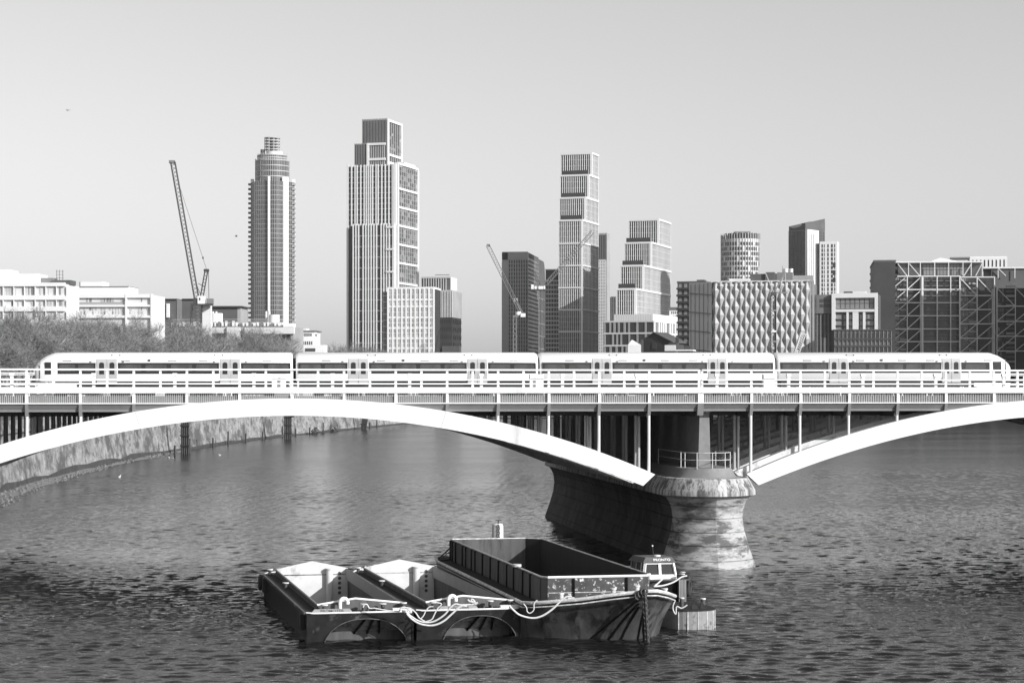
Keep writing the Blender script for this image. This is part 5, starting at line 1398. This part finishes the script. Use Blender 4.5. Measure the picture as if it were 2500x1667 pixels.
for p in (2437, 2478): fb(x(p, 6), b.Z(680, 40, 8), x(p, 6), b.Z(656, 40, 8), 6.3, .35)
b.done()

# ---------------------------------------------------------------- left bank buildings
b = Bld('white_apartment_block', 'long white apartment block with a roof penthouse, at the left edge above the bare trees', 'apartment block', 160, 470, 3)
z = [b.Z(p) for p in (690, 699, 721, 732, 748, 760, 780, 800)]
x0 = b.X(-60)
b.box('body', (x0, 0), (0, 12), (0, z[0] - .3), 'pale_wall')
for a_, c_ in ((0, 1), (2, 3), (4, 5), (6, 7)): b.piece('balcony_band', 'F', 0, x0, 0, z[c_], z[a_], -.1, .55, 'white_render')
b.box('penthouse', (x0, b.X(87)), (2, 10), (z[0] - .3, b.Z(667)), 'white_render'); b.box('penthouse', (x0, b.X(14)), (3, 10), (b.Z(667), b.Z(656)), 'white_render')
rr = random.Random(3)
for k, (a_, c_) in enumerate(((1, 2), (3, 4), (5, 6))):
    for i in range(23):
        xx = b.X(2 + i * 6.8)
        if rr.random() < .62: b.piece('window', 'F', 0, xx, xx + rr.uniform(.2, .5), z[c_] + .12, z[a_] - .15, -.05, .1, 'pale_window' if rr.random() < .72 else 'glass_blind')
    for i in range(7):
        xx = b.X(8 + i * 26); b.piece('party_wall', 'F', 0, xx, xx + .15, z[c_], z[a_], -.1, .5, 'white_render')
b.box('roof_plant', (b.X(88), b.X(118)), (4, 8), (z[0] - .3, b.Z(676)), 'mid_wall'); b.box('roof_plant', (b.X(117), b.X(163)), (3, 8), (z[0] - .3, b.Z(682)), 'dark_wall')
for p in (124, 131, 139): MB().tube([(b.X(p), 5, b.Z(683)), (b.X(p), 5, b.Z(656))], .09, 5).build('antenna', 'mid_wall', b.t)
for q in (660, 668, 676): box('antenna_bar', b.t, (b.X(122), b.X(141)), (4.95, 5.1), (b.Z(q), b.Z(q) + .09), 'mid_wall')
b.done()
b = Bld('white_apartment_block', 'lower white apartment block with a drum-shaped plant room, second from the left edge', 'apartment block', 374, 500, 4)
z = [b.Z(p) for p in (718, 727, 744, 749, 758, 776, 790)]
x0 = b.X(178)
b.box('body', (x0, 0), (0, 12), (0, z[0] - .2), 'pale_wall')
b.box('penthouse', (x0, b.X(312)), (1, 10), (z[0] - .2, b.Z(699)), 'white_render'); b.box('penthouse_trim', (x0, b.X(313)), (.7, 10.2), (b.Z(699), b.Z(698)), 'mid_wall')
MB().loft([[(b.X(p), y, zz_) for p, y in ((181, 5), (184, 3.4), (188, 3), (241, 3), (245, 3.4), (246, 5), (245, 8), (182, 8))] for zz_ in (b.Z(698), b.Z(686))]).build('plant_drum', 'white_render', b.t)
b.piece('balcony_band', 'F', 0, x0, 0, z[1], z[0], -.1, .6, 'white_render'); b.piece('balcony_band', 'F', 0, x0, 0, z[3], z[2], -.1, .6, 'white_render')
b.piece('balcony_rail', 'F', 0, x0, b.X(300), z[2], b.Z(737), .1, .45, 'grey_wall'); b.piece('balcony_band', 'F', 0, x0, 0, z[5], b.Z(770), -.1, .6, 'white_render')
for i in range(26):
    xx = b.X(184 + i * 7)
    for (zl_, zh_) in ((b.Z(737), z[1]), (z[4], z[3]), (b.Z(768), z[4])):
        if rr.random() < .5: b.piece('window', 'F', 0, xx, xx + rr.uniform(.2, .55), zl_ + .1, zh_ - .1, -.05, .1, 'pale_window' if rr.random() < .8 else 'glass_blind')
for p in (309, 371): b.piece('end_wall', 'F', 0, b.X(p) - .2, b.X(p) + .2, 0, z[0], 0, .7, 'white_render')
b.done()
b = Bld('dark_brick_block', 'dark flat-roofed block behind the bare trees, right of the second white apartment block', 'building', 480, 790, 5)
b.box('body', (b.X(396), 0), (0, 14), (0, b.Z(732)), 'dark_wall'); b.box('recess', (b.X(432), b.X(444)), (-.2, .1), (0, b.Z(731)), 'mid_wall')
for p in (398, 445): b.box('roof_edge', (b.X(p), b.X(p + 34)), (-.6, 14), (b.Z(731.5), b.Z(729)), 'black_wall')
b.box('chimney_stack', (b.X(408), b.X(415)), (-1.2, -.2), (b.Z(775), b.Z(741)), 'white_render'); b.done()
b = Bld('dark_brick_block', 'dark low block with a projecting roof, right of the tall crane', 'building', 587, 800, 4)
b.box('body', (b.X(500), 0), (0, 14), (0, b.Z(750)), 'dark_wall'); b.box('roof', (b.X(498), .8), (-1, 14), (b.Z(750.5), b.Z(747)), 'black_wall'); b.box('end_wall', (-1.2, 0.05), (-.05, 13), (0, b.Z(751)), 'grey_wall'); b.done()
# terraced concrete block
b = Bld('terraced_block', 'pale concrete terraced block with white round water tanks on its roof, behind the bare trees', 'apartment block', 716, 660, 6)
zr = b.Z(786)
b.box('body', (b.X(452), 0), (0, 16), (0, b.Z(798)), 'grey_wall'); b.box('upper_terrace', (b.X(420, 4), b.X(690, 4)), (3, 16), (0, zr), 'pale_wall')
b.box('terrace_band', (b.X(490), b.X(558)), (-1.6, 0), (b.Z(813), b.Z(799)), 'pale_wall'); b.box('terrace_band', (b.X(600), b.X(720)), (-1.6, 0), (b.Z(815), b.Z(800)), 'pale_wall')
b.box('terrace_band', (b.X(510), b.X(557)), (-1.6, 0), (b.Z(837), b.Z(829)), 'grey_wall'); b.box('stair_tower', (b.X(558), b.X(588)), (-2.4, 0), (0, b.Z(798)), 'pale_wall')
b.panes('F', 0, b.X(500), b.X(557), b.Z(829), b.Z(814), 5, 1, 'glass_dark', .8, .8, single=True); b.panes('F', 0, b.X(600), b.X(712), b.Z(832), b.Z(816), 8, 1, 'glass_dark', .7, .8, single=True)
for p, r_, t_ in ((525, 17, 764), (668, 13, 768)):
    MB().cyl((b.X(p, 6), 7), r_ / FPX * 660, zr - 1, b.Z(t_, 0, 6), 20).build('water_tank', 'white_render', b.t, smooth=True)
for p in (518, 526, 648, 656): MB().cyl((b.X(p, 8), 9), .35, zr - 1, b.Z(757), 8).build('flue', 'pale_wall', b.t)
for q in (779, 784.5): box('terrace_rail', b.t, (b.X(420), b.X(688)), (1.8, 1.95), (b.Z(q), b.Z(q) + .12), 'metal_fin')
for i in range(30): 
    xx = b.X(430 + i * 8.6, 2.5); b.piece('rooftop_pot', 'F', 2.6, xx, xx + rr.uniform(.3, .9), zr - 1.2, zr + rr.uniform(-.4, .6), 0, .7, 'white_render' if i % 3 else 'mid_wall')
b.box('roof_hut', (b.X(690), b.X(714)), (1, 5), (b.Z(799), b.Z(789)), 'white_render'); b.done()
b = Bld('pale_house', 'small pale three-storey house at the right end of the terraced block', 'house', 769, 700, 5)
b.box('body', (b.X(722), 0), (0, 10), (0, b.Z(808)), 'white_render'); b.box('roof', (b.X(720), .6), (-.5, 10), (b.Z(809), b.Z(806.5)), 'mid_wall'); b.box('roof_room', (b.X(723), b.X(745)), (2, 8), (b.Z(807), b.Z(801)), 'pale_wall')
b.panes('F', 0, b.X(728), b.X(762), b.Z(821), b.Z(813), 7, 1, 'glass_dark', .5, .9, single=True); b.panes('F', 0, b.X(728), b.X(764), b.Z(842), b.Z(832), 7, 1, 'glass', .5, .8, single=True)
b.box('balcony', (0, 1.2), (0, 3), (b.Z(816), b.Z(814)), 'pale_wall'); b.done()
b = Bld('low_white_wall', 'low white flat-roofed annex in front of the small pale house', 'building', 791, 690, 3)
b.box('body', (b.X(738), 0), (0, 8), (0, b.Z(842)), 'white_render'); b.box('window', (b.X(745), b.X(770)), (-.1, .1), (b.Z(858), b.Z(850)), 'glass'); b.done()

# ---------------------------------------------------------------- cranes
def lattice(par, name, p, q, w, m, n, side=Vector((0, 1, 0)), chord=.22, brace=.12):
    """a square lattice mast or jib between two points"""
    p, q = Vector(p), Vector(q); d = (q - p).normalized(); a = d.cross(side).normalized() * w / 2; c = d.cross(a).normalized() * w / 2
    mb = MB(); cs = [a + c, a - c, -a - c, -a + c]
    for k in cs: mb.tube([p + k, q + k], chord / 2, 4)
    for i in range(n):
        t0, t1 = i / n, (i + 1) / n
        for j in range(4):
            k0, k1 = cs[j], cs[(j + 1) % 4]
            mb.tube([p.lerp(q, t0) + k0, p.lerp(q, t1) + k1], brace / 2, 3, False)
    return mb.build(name, m, par, fix=False)
c1 = Bld('luffing_crane', 'tall dark luffing crane with its jib raised high, left of the round glass tower', 'crane', 482, 640, 0)
def Pc(c, px, py, y=0.0): return (c.X(px, y), y, c.Z(py, 0, y))
mr = 12 / FPX * 640
lattice(c1.t, 'mast', (c1.X(479), 0, 0), Pc(c1, 479, 746), mr * 2, 'crane_dark', 26, chord=.3)
lattice(c1.t, 'jib', Pc(c1, 480, 728), Pc(c1, 422, 396), 1.35, 'crane_dark', 34, chord=.28, brace=.14)
c1.box('jib_head', (c1.X(413), c1.X(427)), (-.6, .6), (c1.Z(399), c1.Z(392)), 'mid_wall')
lattice(c1.t, 'a_frame', Pc(c1, 492, 728), Pc(c1, 504, 660), .9, 'crane_dark', 8); beam('tie_bar', c1.t, Pc(c1, 510, 728), Pc(c1, 509, 662), .16, 'crane_dark'); beam('tie_bar', c1.t, Pc(c1, 484, 692), Pc(c1, 500, 700), .2, 'crane_dark')
beam('tie_bar', c1.t, Pc(c1, 494, 730), Pc(c1, 478, 690), .16, 'crane_dark')
c1.box('a_frame_head', (c1.X(498), c1.X(510)), (-.7, .7), (c1.Z(663), c1.Z(657)), 'crane_dark')
c1.box('slewing_platform', (c1.X(466), c1.X(520)), (-1, 1), (c1.Z(746), c1.Z(741)), 'crane_dark'); c1.box('machinery', (c1.X(473), c1.X(486)), (-1, 1), (c1.Z(741), c1.Z(728)), 'crane_dark')
c1.box('cab', (c1.X(484), c1.X(501)), (-1.3, .6), (c1.Z(742), c1.Z(723)), 'crane_white'); c1.box('counterweight', (c1.X(505), c1.X(521)), (-1, 1), (c1.Z(742), c1.Z(729)), 'mid_wall')
c1.box('cab_window', (c1.X(487), c1.X(491)), (-1.34, -1.2), (c1.Z(734), c1.Z(727)), 'glass')
beam('luffing_rope', c1.t, Pc(c1, 505, 660), Pc(c1, 440, 460), .1, 'crane_dark'); beam('luffing_rope', c1.t, Pc(c1, 440, 460), Pc(c1, 426, 400), .1, 'crane_dark')
c1.box('rope_block', (c1.X(494), c1.X(497)), (-.3, .3), (c1.Z(632), c1.Z(627)), 'crane_dark')
c1.box('climbing_cladding', (c1.X(490), c1.X(512)), (2, 5), (0, c1.Z(742)), 'pale_wall')
c2 = Bld('luffing_crane', 'small luffing crane leaning left in front of the round-cornered grey tower', 'crane', 1262, 1180, 0)
lattice(c2.t, 'jib', Pc(c2, 1274, 768), Pc(c2, 1191, 599), 2.0, 'mid_wall', 26, chord=.35, brace=.2)
c2.box('jib_head', (c2.X(1188), c2.X(1196)), (-.8, .8), (c2.Z(602), c2.Z(596)), 'mid_wall')
beam('tie_bar', c2.t, Pc(c2, 1275, 768), Pc(c2, 1258, 732), .45, 'grey_wall'); c2.box('a_frame_head', (c2.X(1254), c2.X(1264)), (-.8, .8), (c2.Z(736), c2.Z(728)), 'grey_wall')
MB().cyl((c2.X(1265), 0), 1.7, c2.Z(769), c2.Z(761), 12).build('cab', 'crane_white', c2.t, smooth=True)
c2.box('counterweight', (c2.X(1271), c2.X(1283)), (-2, 2), (c2.Z(774), c2.Z(765)), 'crane_white'); c2.box('slewing_platform', (c2.X(1252), c2.X(1272)), (-1, 1), (c2.Z(774), c2.Z(770)), 'mid_wall')
lattice(c2.t, 'mast', (c2.X(1257), 0, 0), Pc(c2, 1257, 772), 2.0, 'grey_wall', 16, chord=.25, brace=.15)
c3 = Bld('luffing_crane', 'luffing crane with white counterweights, its jib crossing the slender stepped tower', 'crane', 1318, 1190, 0)
lattice(c3.t, 'jib', Pc(c3, 1334, 692), Pc(c3, 1447, 566), 2.0, 'mid_wall', 30, chord=.35, brace=.22)
c3.box('slewing_platform', (c3.X(1298), c3.X(1331)), (-1.5, 1.5), (c3.Z(710), c3.Z(706)), 'crane_dark')
for a_, d_, t_ in ((1297, 1303, 695), (1305, 1310, 699), (1315, 1326, 699), (1327, 1331, 698)): c3.box('counterweight', (c3.X(a_), c3.X(d_)), (-1.3, 1.3), (c3.Z(706), c3.Z(t_)), 'crane_white')
lattice(c3.t, 'a_frame', Pc(c3, 1318, 700), Pc(c3, 1304, 664), 1.2, 'crane_dark', 8)
lattice(c3.t, 'mast', (c3.X(1324), 0, 0), Pc(c3, 1324, 708), 2.0, 'crane_dark', 20)
c4 = Bld('tower_crane', 'tower crane with a white-topped dark mast in front of the scalloped cube building', 'crane', 1888, 860, 0)
lattice(c4.t, 'mast', (c4.X(1888), 0, 0), Pc(c4, 1888, 722), 1.9, 'crane_dark', 24, chord=.45, brace=.3)
lattice(c4.t, 'ladder_cage', (c4.X(1883), -1.2, 0), (c4.X(1883), -1.2, c4.Z(724)), .5, 'pale_wall', 30, chord=.15, brace=.12)
c4.box('slewing_ring', (c4.X(1883), c4.X(1895)), (-1.2, 1.2), (c4.Z(722), c4.Z(713)), 'crane_dark')
beam('counter_jib', c4.t, Pc(c4, 1890, 714.5), Pc(c4, 1922, 714.5), .5, 'mid_wall')
beam('jib', c4.t, Pc(c4, 1890, 714), Pc(c4, 1917, 664), .55, 'mid_wall'); beam('jib', c4.t, Pc(c4, 1917, 664), Pc(c4, 1919, 712), .22, 'metal_fin'); beam('jib', c4.t, Pc(c4, 1904, 708), Pc(c4, 1914, 668), .22, 'metal_fin')
beam('tie_bar', c4.t, Pc(c4, 1868, 664), Pc(c4, 1889, 714), .3, 'metal_fin'); beam('tie_bar', c4.t, Pc(c4, 1868, 664), Pc(c4, 1884, 664), .2, 'metal_fin')
for q in (811, 760, 836): c4.box('mast_collar', (c4.X(1882), c4.X(1894)), (-1.3, 1.3), (c4.Z(q), c4.Z(q - 4)), 'crane_white' if q == 811 else 'mid_wall')
c5 = Bld('hoist_jib', 'pale slanting lattice jib section in front of the right part of the scalloped cube building', 'crane', 1943, 850, 0)
lattice(c5.t, 'jib', Pc(c5, 1941, 872), Pc(c5, 1961, 812), 2.0, 'pale_wall', 12, chord=.4, brace=.3)

# ---------------------------------------------------------------- trees
def branchy(seed, h, spread, levels=5, twigs=True, lean=0):
    r = random.Random(seed); trunk, limb, tw = MB(), MB(), MB()
    def grow(p, d, L_, rad, lv):
        q = p + d * L_; mid = p.lerp(q, .5) + Vector((r.uniform(-1, 1), r.uniform(-1, 1), 0)) * L_ * .06
        (trunk if lv <= 2 else limb).tube([p, mid, q], [rad, rad * .85, rad * .7], 5 if lv < 2 else (4 if lv < 3 else 3), False)
        if lv >= levels:
            for k in range(9):
                a = p.lerp(q, r.uniform(.1, 1.05)); dd = (d + Vector((r.gauss(0, .75), r.gauss(0, .75), r.gauss(.1, .5)))).normalized()
                ln = r.uniform(.7, 1.9); w = r.uniform(.02, .04); e = a + dd * ln; s = dd.cross(Vector((r.uniform(-1, 1), r.uniform(-1, 1), r.uniform(-1, 1)))).normalized() * w
                tw.add([a - s, a + s, e], [(0, 1, 2)])
                for m_ in range(3):
                    a2 = a.lerp(e, r.uniform(.3, 1)); d2 = (dd + Vector((r.gauss(0, .8), r.gauss(0, .8), r.gauss(0, .8)))).normalized(); e2 = a2 + d2 * r.uniform(.4, 1.0)
                    s2 = s * .7; tw.add([a2 - s2, a2 + s2, e2], [(0, 1, 2)])
            return
        nb = r.choice((3, 3, 4)) if lv < 2 else 3
        for k in range(nb):
            ang = 2 * pi * (k + r.random() * .7) / nb; tilt = r.uniform(.3, .85) * spread
            ax = d.orthogonal().normalized(); ax.rotate(Matrix.Rotation(ang, 3, d)); nd = (d * cos(tilt) + ax * sin(tilt)); nd.z += .12; nd.normalize()
            grow(p.lerp(q, r.uniform(.75, 1)), nd, L_ * r.uniform(.62, .85), rad * .62, lv + 1)
    grow(Vector((0, 0, 0)), Vector((lean, 0, 1)).normalized(), h * .27, h * .018, 0)
    return trunk, limb, tw
TREE_PROTO = []
for sd, hh, sp in ((11, 20, 1.0), (12, 19, 1.15), (13, 21, .95), (14, 18, 1.2)):
    tr, lb_, tw = branchy(sd, hh, sp)
    TREE_PROTO.append((tr.mesh('bark_pale'), lb_.mesh('bark'), tw.mesh('twig')))
def tree(px, z, s, k, label, yaw, group='bare plane trees along the embankment', back=0.0):
    p = at(px, HZ, z)
    t = thing('bare_tree', label, 'tree', (p.x, p.y, LAND - .1), yaw, group)
    a, b_, c = TREE_PROTO[k]
    link('trunk', a, t); link('branches', b_, t); link('crown', c, t); o2 = link('crown', TREE_PROTO[(k + 1) % 4][2], t); o2.rotation_euler.z = 2.1
    t.scale = (s[0], s[0], s[1]); return t
rr = random.Random(21)
TL = []
for i in range(15):
    px = -20 + i * 47; TL.append((px + rr.uniform(-12, 12), 330 + i * 21 + rr.uniform(-8, 8)))
words = ['leftmost', 'second', 'third', 'fourth', 'fifth', 'sixth', 'seventh', 'eighth', 'ninth', 'tenth', 'eleventh', 'twelfth', 'thirteenth', 'fourteenth', 'rightmost']
def want_top(px):          # crown tops measured on the photograph
    pts = [(-50, 768), (60, 740), (150, 752), (250, 765), (330, 752), (400, 770), (480, 785), (560, 800), (640, 790), (700, 806), (760, 825), (900, 840)]
    for (a, ya), (b_, yb_) in zip(pts, pts[1:]):
        if a <= px <= b_: return ya + (yb_ - ya) * (px - a) / (b_ - a)
    return 800
for i, (px, z) in enumerate(TL):
    top = H + (HZ - want_top(px) + 9) / FPX * z - LAND
    k = i % 4; s = top / (20 * 1.0)
    tree(px, z, (max(.75, s * 1.1), s), k, 'bare plane tree in the front row along the river, ' + words[i] + (' of the row' if i in (0, 14) else ' from the left'), rr.uniform(0, 6.28))
for i in range(13):
    px = 0 + i * 55 + rr.uniform(-15, 15); z = 385 + i * 21
    top = (H + (HZ - want_top(px) - 6) / FPX * z - LAND)
    tree(px, z, (max(.7, top / 18), top / 20), (i + 2) % 4, 'bare tree in the rear row below the pale blocks, %s from the left' % (['first'] + words[1:])[i], rr.uniform(0, 6.28), 'bare trees in the second row')
# leafy dark shrubs beyond the trees on the left bank
def leafy(px, z, w, h, label, m='shrub', seed=1, n=2600):
    r = random.Random(seed); p = at(px, HZ, z); t = thing('evergreen_tree', label, 'tree', (p.x, p.y, LAND))
    mb = MB(); lobes = [(r.uniform(-w * .3, w * .3), r.uniform(-2, 2), r.uniform(h * .45, h * .75), r.uniform(.25, .4) * min(w, h)) for _ in range(7)]
    for _ in range(n):
        lx, ly, lz, lr = r.choice(lobes); d = Vector((r.gauss(0, 1), r.gauss(0, 1), r.gauss(0, 1))).normalized() * lr * r.uniform(.6, 1.05)
        c = Vector((lx, ly, lz)) + d; q = r.uniform(.2, .5)
        a = [c + Vector((r.uniform(-q, q), r.uniform(-q, q), r.uniform(-q, q))) for _ in range(3)]; mb.add(a, [(0, 1, 2)])
    mb.build('crown', m, t, fix=False); MB().tube([(0, 0, 0), (0, 0, h * .5)], .3, 6).build('trunk', 'bark', t)
for i, (px, z, top, w, k, lb) in enumerate(((832, 740, 822, 1.1, 0, 'round bushy bare tree standing alone left of the foot of the striped tower'), (868, 780, 826, 1.1, 2, 'bare tree just right of the lone round one, overlapping the striped tower foot'),
        (905, 800, 838, 1.15, 1, 'low bare tree in front of the striped tower foot'), (800, 720, 838, .9, 3, 'low bare tree beside the white annex'), (938, 820, 843, 1.0, 3, 'low bare tree just left of the white grid-fronted block'))):
    h_ = H + (HZ - top) / FPX * z - LAND
    for q_ in (0, 1): 
        if q_ == 0: t_ = tree(px, z, (h_ / 20 * w, h_ / 20), k, lb, i * 1.3, 'bushy bare trees left of the striped tower')
        else:
            extra = link('crown', TREE_PROTO[(k + 1) % 4][2], t_); extra.rotation_euler.z = 2.0
# unseen block added beyond the right edge to shade the steel-framed apartments
def shade_block(label, x0, x1, y, d, top):
    t = thing('added_shade_block', label, 'tower block', (x0, y, LAND)); w = x1 - x0; h = top - LAND
    box('body', t, (0, w), (0, d), (0, h), 'dark_wall')
    n = int(h / 3.4)
    for i in range(n + 1): box('floor_band', t, (-.4, w + .4), (-.5, d + .4), (i * h / n - .4, i * h / n + .5), 'pale_wall')
shade_block('unseen block added beyond the right edge to cast shade on the steel-framed apartments', 366, 460, 905, 20, 90)


# the air between the river and the far towers
haze = MB(); haze.box((-1400, 1900), (-60, 3200), (-5, 225))
hm = bpy.data.materials.new('haze'); hm.use_nodes = True; hn = hm.node_tree; hn.nodes.remove(hn.nodes['Principled BSDF'])
pv = hn.nodes.new('ShaderNodeVolumePrincipled'); pv.inputs['Color'].default_value = (.9, .9, .9, 1); pv.inputs['Density'].default_value = .00004; pv.inputs['Anisotropy'].default_value = .2
hn.links.new(pv.outputs[0], hn.nodes['Material Output'].inputs['Volume']); M['haze'] = hm
haze.build('haze', 'haze', kind='stuff')
